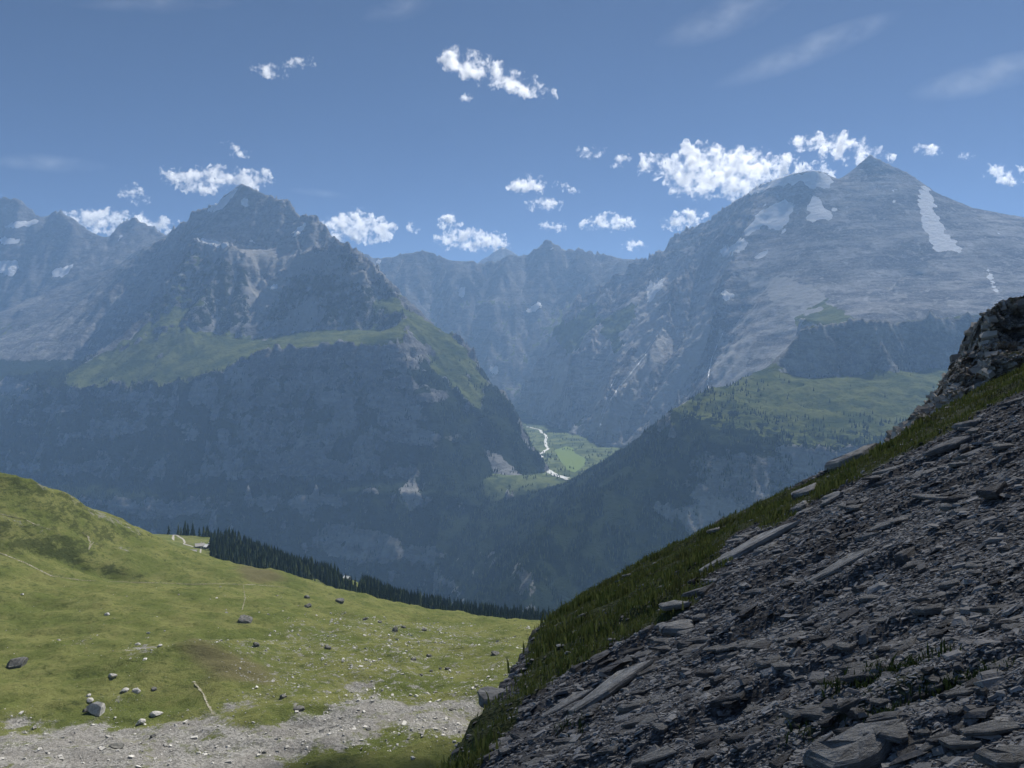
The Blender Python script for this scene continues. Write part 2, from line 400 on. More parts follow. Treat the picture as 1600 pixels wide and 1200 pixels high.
# ---- the head wall of the valley and the pyramid beyond it
CW = Field(np.arange(-3600, 4200, 25.0), np.arange(7800, 12200, 25.0))
CW.from_curves([
    W((450, 420, 10700), (530, 400, 10600), (560, 396, 10500), (590, 404, 10500), (606, 402, 10500), (640, 399, 10500), (668, 392, 10500), (690, 402, 10500), (722, 411, 10500), (745, 412, 10500), (775, 408, 10500), (810, 400, 10500), (832, 397, 10500), (850, 389, 10450), (853, 380, 10450), (861, 375, 10450), (869, 383, 10450), (880, 391, 10450), (900, 391, 10400), (904, 388, 10400), (910, 394, 10400), (940, 399, 10300), (975, 405, 10200), (1010, 406, 10000), (1045, 398, 9800), (1150, 380, 9600)),
    W((500, 560, 9000), (600, 570, 8900), (700, 600, 8750), (770, 618, 8650), (830, 600, 8800), (880, 540, 9000), (960, 500, 9100), (1080, 480, 9000)),
    W((660, 480, 9900), (700, 520, 9500), (730, 560, 9200), (765, 600, 8800)),
    W((900, 440, 9950), (860, 480, 9700), (810, 530, 9300), (785, 580, 8900)),
    W((760, 470, 9700), (770, 520, 9350), (768, 570, 9000)),
    [(-3600, 7800, -500), (0, 7800, -640), (300, 7800, -610), (4200, 7800, -300)], [(-100, 8500, -590), (200, 8500, -590)],
    [(-3600, 12200, 200), (0, 12200, 200), (4200, 12200, 200)],
], 40)
wm = sstep(.5, 1.1, CW.slope())
CW.Z = gullies(CW.X, CW.Y, CW.Z, CW.xs, CW.ys, 620, 100, 5, 83, .2, .9)
CW.Z = CW.Z + fbm(CW.X, CW.Y, 260, 5, 90, ridged=True) * 30 * (.25 + .75 * wm)
u, v = proj(CW.X, CW.Y, CW.Z); sl = CW.slope()
grass = (v > 470) * sstep(1.3, .7, sl) * .7; cscree = .75 * sstep(8, 25, hollow(CW))
snow = soften(zone(CW, [[(714, 450), (730, 448), (726, 462), (716, 462)], [(820, 485), (840, 472), (850, 476), (825, 490)], [(850, 388), (868, 385), (866, 391), (850, 392)], [(902, 390), (915, 396), (904, 398)], [(585, 404), (600, 405), (590, 412)], [(758, 572), (782, 570), (780, 590), (768, 582)]], 3, 24, 140), 1) * .9
o = CW.mesh('mountain', M_far, dict(grass=grass, scree=cscree, forest=np.zeros_like(snow), snow=snow)); tag(o, kind='structure')

FP = Field(np.arange(-1600, 1200, 40.0), np.arange(13000, 15800, 40.0))
FP.from_curves([W((700, 430, 14300), (745, 412, 14300), (765, 398, 14300), (786, 384, 14300), (800, 393, 14300), (815, 404, 14300), (860, 430, 14300)), W((786, 384, 14300), (780, 430, 13500)), [(-1600, 13000, 600), (1200, 13000, 600)], [(-1600, 15800, 600), (1200, 15800, 600)]], 40)
FP.Z = gullies(FP.X, FP.Y, FP.Z, FP.xs, FP.ys, 500, 40, 4, 183, .2, .9)
z0 = np.zeros_like(FP.Z)
o = FP.mesh('mountain', M_far, dict(grass=z0, scree=z0, forest=z0, snow=z0)); tag(o, kind='structure')

# ---- the snowy massif on the right
RM = Field(np.arange(-250, 6200, 12.5), np.arange(4700, 9000, 12.5))
rm_curves = [
    W((1900, 420, 6000), (1750, 375, 6300), (1600, 339, 6600), (1520, 325, 6700), (1460, 300, 6800), (1420, 271, 6900), (1385, 255, 6950), (1358, 241, 7000), (1335, 262, 6980), (1310, 281, 6950), (1285, 268, 6900), (1270, 266, 6850), (1240, 271, 6950), (1190, 290, 7150), (1150, 311, 7450), (1110, 346, 7850), (1062, 372, 8150), (1045, 393, 8200), (1010, 410, 8250), (960, 440, 8250), (905, 466, 8200), (880, 510, 8150), (850, 560, 8100), (830, 592, 8050), (812, 618, 8150), (802, 642, 8250), (812, 652, 8350)),
    # foot of the slab face, then slopes hidden by the plateau
    W((1750, 480, 4780), (1600, 485, 4850), (1500, 488, 4950), (1420, 478, 5080), (1340, 492, 5020), (1290, 505, 5020), (1250, 495, 5150)),
    W((1700, 520, 4700), (1500, 520, 4720), (1300, 530, 4780), (1200, 588, 4950), (1120, 640, 5150)),
    # shadowed hollow in the face
    W((1385, 472, 5350), (1392, 448, 5480), (1408, 434, 5620), (1440, 430, 5640), (1452, 446, 5520)), W((1388, 474, 5280), (1396, 452, 5580), (1412, 440, 5660), (1440, 436, 5680)),
    # main rib, its ledges, and the buttresses down to the valley
    W((1190, 290, 7150), (1165, 360, 6750), (1140, 430, 6380), (1120, 480, 6100), (1100, 560, 5800), (1062, 630, 5680), (1000, 690, 5600)),
    W((1280, 330, 6500), (1250, 420, 6000), (1230, 480, 5600), (1235, 550, 5150)),
    W((1110, 346, 7850), (1060, 450, 7000), (1040, 500, 6700), (1010, 560, 6380), (965, 630, 6080), (945, 688, 5950)),
    W((1085, 440, 7150), (1075, 520, 6550), (1040, 580, 6200), (1010, 640, 5950), (985, 692, 5720)),
    # hanging valley between the ribs, the waterfall gully
    W((1030, 430, 7850), (1000, 480, 7450), (985, 530, 7080), (960, 570, 6650), (945, 620, 6350), (932, 684, 6150)),
    # valley rib and the dark wall
    W((960, 440, 8250), (940, 500, 7650), (925, 545, 7200), (890, 555, 7200)), W((960, 600, 6650), (935, 652, 6700), (892, 652, 7050), (850, 648, 7500)),
    W((905, 466, 8200), (890, 530, 7750), (870, 590, 7550), (855, 646, 7550)),
    [(-250, 4700, -780), (700, 4900, -790), (800, 5400, -780), (640, 6100, -760), (380, 7000, -730), (120, 8000, -690), (-250, 8900, -660)],
    [(-250, 4700, -780), (-250, 9000, -680)], [(200, 5400, -780), (150, 6500, -760), (0, 7600, -720)],
    [(-250, 9000, -590), (800, 9000, 500), (2200, 9000, 900), (6200, 9000, 200)], [(6200, 4700, 200), (6200, 9000, 200)], [(900, 4700, -640), (2000, 4700, -150), (6200, 4700, 200)],
]
RM.from_curves(rm_curves, 22)
wm = sstep(.6, 1.3, RM.slope())
left = sstep(1250, 1050, proj(RM.X, RM.Y, RM.Z)[0])
RM.Z = gullies(RM.X, RM.Y, RM.Z, RM.xs, RM.ys, 850, 130, 5, 103, .3, 1.0, .07 + .93 * left, .45)
wx = RM.X + 120 * fbm(RM.X, RM.Y, 400, 3, 151); wy = RM.Y + 120 * fbm(RM.X, RM.Y, 400, 3, 152)
RM.Z = RM.Z + (fbm(wx, wy, 190, 4, 145, .5, ridged=True) - .4) * 26 * left * sstep(.4, .9, RM.slope())
RM.Z = RM.Z + (fbm(wx, wy, 520, 6, 140, .55, ridged=True) - .4) * (6 + 62 * wm * (.16 + .84 * left))
sm = wm * (.25 + .75 * left); RM.Z = strata(RM.Z, RM.X, RM.Y, 110, .6, 105, (-.12, .05), 1.2) * sm + RM.Z * (1 - sm)
RM.Z = strata(RM.Z, RM.X, RM.Y, 30, .2, 106, (-.12, .05), 1.5)
u, v = proj(RM.X, RM.Y, RM.Z); sl = soften(RM.slope(), 2)
grass = soften(zone(RM, [[(1240, 500), (1290, 470), (1340, 500), (1300, 520)], [(860, 520), (930, 470), (940, 500), (890, 560)], [(930, 500), (1000, 470), (960, 560)]], 10, 33), 2) * .75
grass = np.maximum(grass, (v > 560) * sstep(1.1, .6, sl) * .5)
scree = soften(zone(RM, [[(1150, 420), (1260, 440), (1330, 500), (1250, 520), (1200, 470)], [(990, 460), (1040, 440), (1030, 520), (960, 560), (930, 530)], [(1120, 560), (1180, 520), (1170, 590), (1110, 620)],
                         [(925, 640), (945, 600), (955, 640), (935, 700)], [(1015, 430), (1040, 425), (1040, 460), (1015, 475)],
                         [(935, 690), (960, 610), (1000, 540), (1045, 490), (1050, 520), (1010, 600), (970, 690)], [(880, 560), (905, 480), (930, 470), (900, 560), (870, 640), (840, 640)], [(1020, 640), (1060, 560), (1100, 470), (1120, 480), (1090, 570), (1050, 640)]], 10, 35), 2) * .62  # this row: pale rib rock, its sunlit look put into the colour
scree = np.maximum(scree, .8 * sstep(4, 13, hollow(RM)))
forest = (v > 600) * sstep(1.5, .9, sl) * sstep(-350, -450, RM.Z) * sstep(-620, -580, RM.Z) * .6
snow = soften(zone(RM, [
    [(1437, 290), (1452, 292), (1460, 320), (1470, 350), (1490, 375), (1505, 395), (1485, 392), (1462, 394), (1440, 345), (1436, 320)],
    [(1262, 318), (1280, 308), (1288, 330), (1308, 318), (1308, 330), (1290, 345), (1265, 346)],
    [(1195, 325), (1225, 312), (1240, 318), (1232, 345), (1215, 358), (1190, 350), (1170, 372), (1160, 365), (1180, 335)],
    [(1150, 310), (1190, 290), (1240, 271), (1290, 268), (1300, 280), (1270, 292), (1230, 285), (1190, 300)],
    [(1285, 275), (1300, 285), (1288, 300), (1282, 290)], [(1212, 356), (1230, 350), (1226, 362), (1214, 362)],
    [(1125, 390), (1160, 372), (1170, 382), (1150, 395), (1128, 400)],
    [(1395, 288), (1400, 290), (1402, 325), (1398, 325)], [(1540, 415), (1545, 415), (1560, 455), (1556, 462), (1545, 435)],
    [(1125, 460), (1148, 454), (1146, 466), (1130, 470)], [(1012, 440), (1040, 428), (1020, 470), (1012, 475)], [(1175, 404), (1200, 388), (1190, 408)], [(1556, 360), (1564, 368), (1560, 370)],
], 7, 34, 70), 3) * .98
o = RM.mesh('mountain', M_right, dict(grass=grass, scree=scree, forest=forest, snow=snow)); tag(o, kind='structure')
RM.forest = forest

# ---- the green plateau with its back wall, front cliff and forested spur
PL = Field(np.arange(-400, 3700, 9.0), np.arange(2600, 5000, 9.0))
pl_curves = [
    W((1250, 511, 4300), (1290, 506, 4350), (1330, 498, 4400), (1365, 500, 4330), (1390, 511, 4450), (1410, 498, 4500), (1450, 500, 4500), (1500, 491, 4600), (1545, 487, 4600), (1660, 480, 4700), (1800, 470, 4700)),
    W((1250, 511, 4300), (1240, 545, 4260), (1212, 568, 4220), (1180, 582, 4180), (1150, 597, 4080)),
    W((1240, 586, 4190), (1300, 588, 4230), (1350, 582, 4250), (1390, 578, 4300), (1420, 577, 4340), (1480, 574, 4400), (1650, 566, 4480), (1800, 560, 4500)),
    W((1290, 508, 4350), (1305, 545, 4270), (1310, 588, 4180)), W((1362, 502, 4330), (1385, 545, 4240), (1400, 585, 4180)),
    W((1150, 597, 4080), (1120, 607, 3950), (1100, 613, 3850), (1075, 624, 3780), (1050, 642, 3720), (1040, 655, 3680)),
    W((1040, 655, 3680), (1062, 682, 3520), (1130, 692, 3400), (1200, 692, 3350), (1260, 697, 3300), (1310, 702, 3250), (1400, 692, 3250), (1600, 690, 3300), (1800, 690, 3300)),
    W((1070, 655, 3600), (1110, 640, 3700), (1150, 650, 3640)),
    W((1160, 640, 3660), (1250, 630, 3750), (1350, 622, 3800), (1480, 615, 3850)),
    # cliff foot and apron
    W((1030, 800, 3280), (1100, 845, 3130), (1200, 850, 3080), (1320, 845, 3030), (1500, 840, 3050), (1800, 840, 3050)),
    [(700, 2600, -1300), (1500, 2600, -1200), (3700, 2600, -1100)],
    # spur falling to the left, hump of forest in front of the river
    W((1040, 655, 3680), (1048, 690, 3560), (1010, 725, 3480), (960, 762, 3400), (895, 790, 3330), (862, 832, 3150), (835, 890, 2960), (815, 970, 2720)),
    W((1040, 655, 3680), (1000, 684, 3960), (960, 712, 4150), (917, 738, 4300), (889, 756, 4360), (840, 770, 4360), (740, 792, 4300)),
    W((960, 740, 3800), (880, 780, 3800), (800, 830, 3750), (740, 900, 3650)),
    W((870, 900, 3000), (950, 900, 2980)),
    [(-400, 4450, -880), (100, 4520, -790), (400, 4650, -790), (800, 4800, -780), (1200, 5000, -560)], [(-400, 5000, -800), (800, 5000, -800)],
    [(-400, 2600, -1400), (0, 2600, -1350), (300, 2650, -1250)], [(-400, 3400, -1330), (-400, 3900, -1180)],
    [(1700, 5000, -50), (3700, 5000, 100)],
]
PL.from_curves(pl_curves, 16)
wm = sstep(.7, 1.4, PL.slope())
PL.Z = gullies(PL.X, PL.Y, PL.Z, PL.xs, PL.ys, 300, 30, 5, 203, .35, 1.1)
PL.Z = PL.Z + fbm(PL.X, PL.Y, 110, 5, 240, ridged=True) * (3 + 14 * wm) + (fbm(PL.X, PL.Y, 240, 4, 242, .5, ridged=True) - .4) * 55 * wm * (PL.Y > 4000) + fbm(PL.X, PL.Y, 180, 5, 244) * 22 - 10 + fbm(PL.X, PL.Y, 60, 4, 247, ridged=True) * 5
PL.Z = strata(PL.Z, PL.X, PL.Y, 34, .4, 205, (.05, .03), 1.2) * wm + PL.Z * (1 - wm)
u, v = proj(PL.X, PL.Y, PL.Z); sl = soften(PL.slope(), 1)
PL.Z = PL.Z + (1 - wm) * sstep(3300, 3500, PL.Y) * sstep(4150, 3900, PL.Y) * (PL.X > 700) * (fbm(PL.X, PL.Y, 150, 4, 249, ridged=True) - .3) * 24
terr = soften(zone(PL, [[(1040, 650), (1100, 612), (1150, 595), (1240, 580), (1480, 572), (1800, 560), (1800, 690), (1400, 690), (1310, 700), (1200, 690), (1060, 680)]], 5, 44, 100), 2)
grass = np.maximum(terr * sstep(1.3, .7, sl), sstep(1.0, .5, sl) * (v < 590) * .8)
grass = np.maximum(grass, (v < 600) * sstep(1.3, .8, sl) * .55)
forest = np.where(terr < .5, sstep(2.2, 1.2, sl) * (v > 640), 0) * (1 - .6 * sstep(1020, 1130, u + 60 * fbm(PL.X, PL.Z, 200, 3, 9)) * sstep(695, 720, v)) * (1 - .9 * bands(PL, 170, 35) * sstep(.8, 1.3, sl))
forest = np.maximum(forest, terr * (sstep(640, 690, v) * .5 + .25 * sstep(1250, 1100, u) + .45 * sstep(.45, .8, sl)))
z0 = np.zeros_like(PL.Z)
o = PL.mesh('plateau', M_plat, dict(grass=grass, scree=z0, forest=forest, snow=z0)); tag(o, kind='structure')
PL.forest = forest; PL.terr = terr

# ---- valley floors
VF = Field(np.arange(-6200, 4200, 60.0), np.arange(2000, 9000, 60.0))
VF.Z = np.interp(VF.Y, [2000, 3300, 4000, 4400, 4500, 6000, 8500, 9000], [-1410, -1400, -1150, -760, -706, -672, -592, -580]) + fbm(VF.X, VF.Y, 300, 4, 300) * 6 - 800 * sstep(-150, -600, VF.X)
tG = NT('valley_meadow'); 
vc = tG.mix(tG.ramp(tG.noise(.008, 5, .65), .42, .58), (.10, .12, .05), (.045, .06, .028))
vc = tG.mix(tG.ramp(tG.noise(.02, 4, .6), .56, .7, 0, .8), vc, (.025, .035, .018))
M_valley = tG.diffuse(vc, tG.bump(tG.noise(.05, 4), 4))
o = VF.mesh('valley_floor', M_valley); tag(o, kind='structure')
tG = NT('far_ground'); M_ground = tG.diffuse(tG.mix(tG.noise(.002, 5), (.05, .07, .03), (.10, .11, .06)))
g = np.linspace(-60000, 60000, 41)
GR = Field(g, g); GR.Z = np.full(GR.X.shape, -1440.0)
o = GR.mesh('ground', M_ground); tag(o, kind='structure')

# ================================================================== FORESTS ON THE MOUNTAINS
def hit(f, u, v, d0, d1, n=400):
    """where the ray through a photo pixel first meets a height field"""
    d = np.linspace(d0, d1, n); x, y, z = P(u, v, d); k = np.argmax(f.at(x, y) > z)
    if k > 0:
        d = np.linspace(d[k - 1], d[k], 40); x, y, z = P(u, v, d); k = np.argmax(f.at(x, y) > z)
    return np.array([x[k], y[k], float(f.at(x[k:k + 1], y[k:k + 1])[0])])

def visible(f, x, y, z, n=28):
    ok = np.ones(len(x), bool)
    for t in np.linspace(.985, max(.02, f.ys[0] / y.max()), n):
        yy = y * t; m = yy > f.ys[0]
        ok &= ~(m & (f.at(x * t, yy) > z * t + 8))
    u, v = proj(x, y, z)
    return ok & (u > -60) & (u < 1660) & (v < 1260)

def trees_mesh(name, pts, H, wid, mat, tiers=2, sides=5, seed=0):
    """many small conifers in one mesh: stacked ragged cones"""
    r = np.random.default_rng(seed); n = len(pts); Vs, Fs = [], []; base = 0
    a0 = r.random(n) * 6.28; lean = r.normal(0, .03, (n, 2))
    for t in range(tiers):
        zb = H * (.08 + .80 * t / tiers) ; zt = H * (1.0 if t == tiers - 1 else .55 + .75 * t / tiers)
        rad = H * wid * (1 - .85 * t / tiers)
        ring = np.zeros((n, sides + 1, 3))
        for k in range(sides):
            a = a0 + 6.283 * k / sides + t * .6; rr = rad * r.uniform(.65, 1.25, n)
            ring[:, k, 0] = np.cos(a) * rr; ring[:, k, 1] = np.sin(a) * rr; ring[:, k, 2] = zb - H * r.uniform(0, .06, n)
        ring[:, sides, 2] = zt
        ring[:, :, :2] += lean[:, None, :] * ring[:, :, 2:3]
        Vs.append((ring + pts[:, None, :]).reshape(-1, 3))
        f = np.array([[k, (k + 1) % sides, sides] for k in range(sides)])
        Fs.append((f[None] + (np.arange(n) * (sides + 1))[:, None, None]).reshape(-1, 3) + base); base += n * (sides + 1)
    o = make_mesh(name, np.concatenate(Vs), np.concatenate(Fs), mat)
    at = o.data.attributes.new('tint', 'FLOAT', 'POINT'); tv = r.random(n)
    at.data.foreach_set('value', np.tile(np.repeat(tv, sides + 1), tiers).astype(np.float32))
    return o

t = NT('conifer_needles')
cc = t.mix(t.attr('tint'), (.014, .026, .012), (.065, .085, .034)); cc = t.mix(t.ramp(t.attr('tint'), .8, .86), cc, (.10, .12, .05)); cc = t.mix(t.ramp(t.noise(.35, 3), .4, .7, 0, .4), cc, (.03, .045, .03))
M_conifer = t.diffuse(cc, trans=.15)
t = NT('broadleaf_scrub'); cc = t.mix(t.attr('tint'), (.05, .075, .025), (.095, .12, .04)); M_scrub = t.diffuse(cc, trans=.2)

def scatter(f, n, dens, seed, y0=None, y1=None):
    r = np.random.default_rng(seed); x = r.uniform(f.xs[0], f.xs[-1], n); y = r.uniform(y0 or f.ys[0], y1 or f.ys[-1], n)
    keep = r.random(n) < dens(x, y); x, y = x[keep], y[keep]; z = f.at(x, y); k = visible(f, x, y, z + 6)
    return np.stack([x, y, z], -1)[k]
def clump(x, y, s, seed, lo=-.15, hi=.25): return sstep(lo, hi, fbm(x, y, s, 3, seed))

def d_lm(x, y): return LM.at(x, y, LM.forest) * clump(x, y, 90, 71)
p = scatter(LM, 190000, d_lm, 61, 3600, 6200)
rr = np.random.default_rng(2)
tag(trees_mesh('conifer_forest', p, rr.uniform(13, 27, len(p)), .17, M_conifer, 1, 5, 62), kind='stuff')
def d_pl(x, y):
    w = PL.at(x, y, PL.forest) * clump(x, y, 80, 73); z = PL.at(x, y); u, v = proj(x, y, z)
    return np.clip(w * np.where(v > 690, 1.1, .55), 0, 1)
p2 = scatter(PL, 200000, d_pl, 63)
tag(trees_mesh('conifer_forest', p2, rr.uniform(12, 26, len(p2)), .17, M_conifer, 1, 5, 64), kind='stuff')
def d_vf(x, y):
    z = VF.at(x, y); u, v = proj(x, y, z); inf = in_poly(u, v, [(868, 706), (915, 712), (912, 735), (880, 728)])
    return (clump(x, y, 140, 75) * (np.abs(x) < 1500)) * np.where(inf, 0, 1) * np.where(y > 5600, .25, .8)
p3 = scatter(VF, 60000, d_vf, 65, 3000, 7500); k = LM.at(p3[:, 0], p3[:, 1]) < p3[:, 2] + 20
p3 = p3[k | (p3[:, 0] > LM.xs[-1])]
tag(trees_mesh('valley_wood', p3, rr.uniform(12, 22, len(p3)), .22, M_conifer, 1, 5, 66), kind='stuff')

# ================================================================== RIVER AND VALLEY FIELD
def ribbon(name, pts, w, mat, lift, jit=0, seed=0, thick=0):
    """a strip that follows ground points; w = half width, or one per point"""
    r = np.random.default_rng(seed); pts = np.asarray(pts, float); n = len(pts); w = np.broadcast_to(np.asarray(w, float), (n,))
    tg = np.gradient(pts[:, :2], axis=0); tg /= np.linalg.norm(tg, axis=1)[:, None] + 1e-9; nm = np.stack([-tg[:, 1], tg[:, 0]], -1)
    V = []
    for sgn in (-1, 0, 1):
        q = pts.copy(); q[:, :2] += nm * (sgn * w * (1 + r.normal(0, jit, n)))[:, None]; q[:, 2] += lift; V.append(q)
    V = np.concatenate(V); F_ = []
    for b in (0, 1):
        for i in range(n - 1): F_.append((b * n + i, b * n + i + 1, (b + 1) * n + i + 1, (b + 1) * n + i))
    return make_mesh(name, V, F_, mat, smooth=True)
def track(f, uv, d0, d1, step):
    uv = np.array(uv, float); L = np.concatenate([[0], np.cumsum(np.hypot(*np.diff(uv, axis=0).T))]); s = np.arange(0, L[-1], step)
    return np.array([hit(f, np.interp(q, L, uv[:, 0]), np.interp(q, L, uv[:, 1]), d0, d1) for q in s])
def drape(f, pts, lift=0):
    q = np.array(pts); q[:, 2] = f.at(q[:, 0], q[:, 1]) + lift; return q
t = NT('glacier_river'); c = t.mix(t.ramp(t.noise(.03, 5, .6), .4, .6), (.55, .56, .55), (.36, .37, .36)); M_river = t.diffuse(c)
def densify(p, k=6):
    p = np.asarray(p, float); t_ = np.linspace(0, len(p) - 1, (len(p) - 1) * k + 1); return np.stack([np.interp(t_, np.arange(len(p)), p[:, i]) for i in range(p.shape[1])], -1)
rv = densify([P(q[0], q[1], -VF.at(np.array([0.]), np.array([q[2]]))[0] * F / (q[1] - HY)) for q in [(822, 662, 8000), (842, 668, 7500), (853, 678, 7000), (852, 690, 6400), (856, 700, 6000), (843, 710, 5600), (840, 722, 5200), (852, 732, 4900), (868, 742, 4650), (888, 750, 4500)]])
rv[:, 0] += fbm(rv[:, 1], rv[:, 1] * 0, 120, 3, 5) * 14
hw = np.interp(np.arange(len(rv)), [0, 10, 25, 34, len(rv)], [14, 10, 9, 20, 22])
tag(ribbon('river', drape(VF, rv), hw, M_river, 1.2, .3, 3), kind='structure')
t = NT('hay_meadow'); M_hay = t.diffuse(t.mix(t.noise(.02, 3), (.10, .14, .045), (.13, .17, .06)))
fp = []
for (u_, v_) in [(866, 706), (884, 701), (896, 703), (898, 710), (915, 717), (914, 726), (898, 736), (886, 732), (874, 718)]:
    d_ = 690 * F / (v_ - HY); x_, y_, z_ = P(u_, v_, d_); fp.append((x_, y_, 0))
fp = densify(fp + fp[:1], 4)[:-1]; ctr = fp.mean(0); n_ = len(fp)
V = np.concatenate([[ctr], (fp + ctr) / 2, fp]); V[:, 2] = VF.at(V[:, 0], V[:, 1]) + 2.0
Fq = [(0, 1 + i, 1 + (i + 1) % n_, 1 + (i + 1) % n_) for i in range(n_)]
me = bpy.data.meshes.new('hay_field'); me.from_pydata([tuple(q) for q in V], [], [(0, 1 + i, 1 + (i + 1) % n_) for i in range(n_)] + [(1 + i, 1 + n_ + i, 1 + n_ + (i + 1) % n_, 1 + (i + 1) % n_) for i in range(n_)])
o = bpy.data.objects.new('field', me); col.objects.link(o); me.materials.append(M_hay); tag(o, kind='structure')

# streams falling down the right massif
t = NT('falling_water'); M_fall = t.diffuse((.72, .74, .75))
for k, (uv, w_) in enumerate([([(1012, 552), (1003, 562), (985, 585), (962, 612), (946, 640), (938, 665), (931, 686)], 5.0), ([(1036, 512), (1022, 532), (1008, 552), (992, 566)], 3.5), ([(1120, 640), (1105, 600), (1112, 560), (1130, 520)], 2.5), ([(962, 590), (950, 615), (940, 650)], 3.0)]):
    p = track(RM, uv, 4750, 8800, 2.0); ok = np.concatenate([[True], np.linalg.norm(np.diff(p, axis=0), axis=1) < 160]); p = densify(p[ok], 3)
    p[:, 0] += fbm(p[:, 2], p[:, 1], 60, 3, k) * 8; tag(ribbon('stream', drape(RM, p), w_, M_fall, 5, .5, k), kind='structure')

# ================================================================== ALPINE MEADOW
xs = np.concatenate([np.arange(-1600, -520, 14.0), np.arange(-520, 235, 2.6), np.arange(235, 640, 14.0)])
yy = [200.0]
while yy[-1] < 700: yy.append(yy[-1] * 1.006)
ys = np.concatenate([yy, np.arange(yy[-1] + 6, 1500, 6.0), np.arange(1506, 2600, 20)])
MD = Field(xs, ys)
MD.from_curves([
    W((-700, 1240, 215), (0, 1240, 220), (400, 1240, 225), (800, 1240, 225), (1400, 1240, 225)),
    W((-600, 1100, 290), (0, 1110, 285), (200, 1120, 285), (420, 1100, 300), (600, 1085, 312), (800, 1090, 308), (1100, 1090, 308)),
    W((-400, 1050, 330), (0, 1050, 332), (120, 1062, 325), (220, 1040, 330), (260, 1010, 345), (300, 1003, 348), (350, 1020, 345), (430, 1035, 355), (600, 1030, 375), (800, 1030, 380), (1050, 1030, 380)),
    W((-400, 985, 380), (0, 990, 395), (200, 1000, 390), (330, 990, 405), (450, 990, 430), (600, 1000, 430), (850, 1000, 440), (1100, 1005, 440)),
    W((-300, 920, 440), (0, 930, 450), (200, 932, 475), (400, 940, 500), (560, 965, 520), (700, 985, 510), (900, 985, 510)),
    W((-200, 850, 500), (0, 866, 520), (60, 892, 540), (130, 908, 560), (250, 911, 580), (420, 914, 600), (520, 935, 610), (600, 960, 590)),
    W((440, 893, 660), (480, 911, 650), (530, 926, 635), (600, 956, 615), (660, 968, 605), (720, 969, 605), (790, 973, 605), (850, 971, 610), (1000, 976, 620), (1300, 980, 620)),
    W((-200, 690, 540), (-100, 715, 560), (0, 738, 580), (20, 738, 582), (60, 755, 600), (100, 770, 620), (150, 796, 650), (200, 816, 690), (240, 839, 735), (262, 850, 760), (320, 872, 730), (400, 890, 680), (440, 893, 660)),
    W((-200, 790, 510), (0, 805, 540), (100, 835, 570), (200, 856, 620), (300, 885, 640)),
    W((0, 835, 522), (60, 855, 540), (130, 880, 560), (200, 890, 580)),
    # the alp with the farm, the bench of forest, the edge above the deep valley
    W((150, 850, 900), (235, 852, 1000), (290, 862, 1080), (330, 884, 1060), (380, 905, 1000), (440, 920, 960), (495, 925, 960), (560, 945, 930), (700, 985, 880), (1000, 1000, 860)),
    W((100, 838, 1200), (235, 840, 1200), (310, 852, 1200), (345, 872, 1130), (420, 890, 1130), (490, 908, 1090), (545, 915, 1120), (640, 960, 1050), (800, 985, 1020), (1000, 990, 1000)),
    W((100, 834, 1380), (235, 834, 1360), (300, 836, 1340), (365, 842, 1330), (420, 870, 1290), (500, 896, 1280), (545, 904, 1240), (640, 945, 1200), (740, 962, 1180), (860, 972, 1150), (1000, 980, 1150)),
    [(-1600, 1650, -560), (-600, 1650, -560), (0, 1550, -600), (600, 1500, -650)], [(-1600, 2600, -1200), (600, 2600, -1250)],
    [(-1600, 200, -150), (-900, 200, -140)], [(-1600, 700, 40), (-1000, 600, 10), (-700, 600, -30)], [(-1600, 1300, -260), (-1000, 1300, -290)],
], 5)
near = sstep(900, 700, MD.Y)
MD.Z = MD.Z + near * (fbm(MD.X, MD.Y, 60, 4, 401) * 5.0 + (fbm(MD.X * .8, MD.Y, 24, 4, 402, .55, ridged=True) - .3) * 2.8 + fbm(MD.X, MD.Y, 10, 3, 409) * 1.0)
MD.Z = MD.Z + fbm(MD.X, MD.Y, 5, 3, 404) * .38 * near
steep = sstep(.20, .42, soften(MD.slope(), 2))
MD.Z = strata(MD.Z, MD.X, MD.Y, 1.5, .55, 405, (.04, 0), .8) * steep * near + MD.Z * (1 - steep * near)
u, v = proj(MD.X, MD.Y, MD.Z)
GRAV = [[(-60, 1150), (100, 1138), (150, 1120), (200, 1140), (330, 1108), (395, 1068), (425, 1068), (410, 1100), (350, 1130), (500, 1115), (560, 1085), (520, 1060), (575, 1048), (600, 1085), (640, 1095), (735, 1075), (760, 1120), (735, 1150), (600, 1140), (500, 1170), (430, 1230), (-60, 1230)],
        [(195, 1015), (235, 1000), (240, 1015), (210, 1030)], [(0, 1120), (60, 1125), (80, 1135), (0, 1140)], [(110, 1005), (135, 1005), (125, 1020)], [(150, 1100), (175, 1098), (165, 1120), (140, 1125)]]
GRAV2 = [[(330, 1000), (560, 960), (860, 990), (830, 1060), (735, 1180), (560, 1190), (420, 1130)]]
near_f = Field(MD.xs, MD.ys, MD.Z)
gravel = soften(zone(near_f, GRAV, 16, 44, 30), 9); stony = soften(zone(near_f, GRAV2, 22, 46, 40), 12)
brown = soften(zone(near_f, [[(270, 1010), (310, 1000), (420, 1040), (430, 1075), (330, 1060)], [(370, 885), (430, 890), (450, 905), (380, 905)], [(300, 840), (300, 850), (285, 850)]], 8, 48, 40), 3)
rocky = soften(zone(near_f, [[(20, 741), (60, 752), (140, 792), (235, 836), (225, 842), (150, 806), (60, 764)], [(120, 835), (160, 850), (230, 862), (200, 865), (130, 850)], [(0, 800), (80, 825), (70, 832), (0, 812)], [(270, 857), (285, 872), (278, 874)]], 7, 49, 25), 4)
t = NT('alpine_grass')
g = t.mix(t.ramp(t.noise(.035, 5, .6), .36, .64), (.125, .15, .045), (.20, .21, .075))
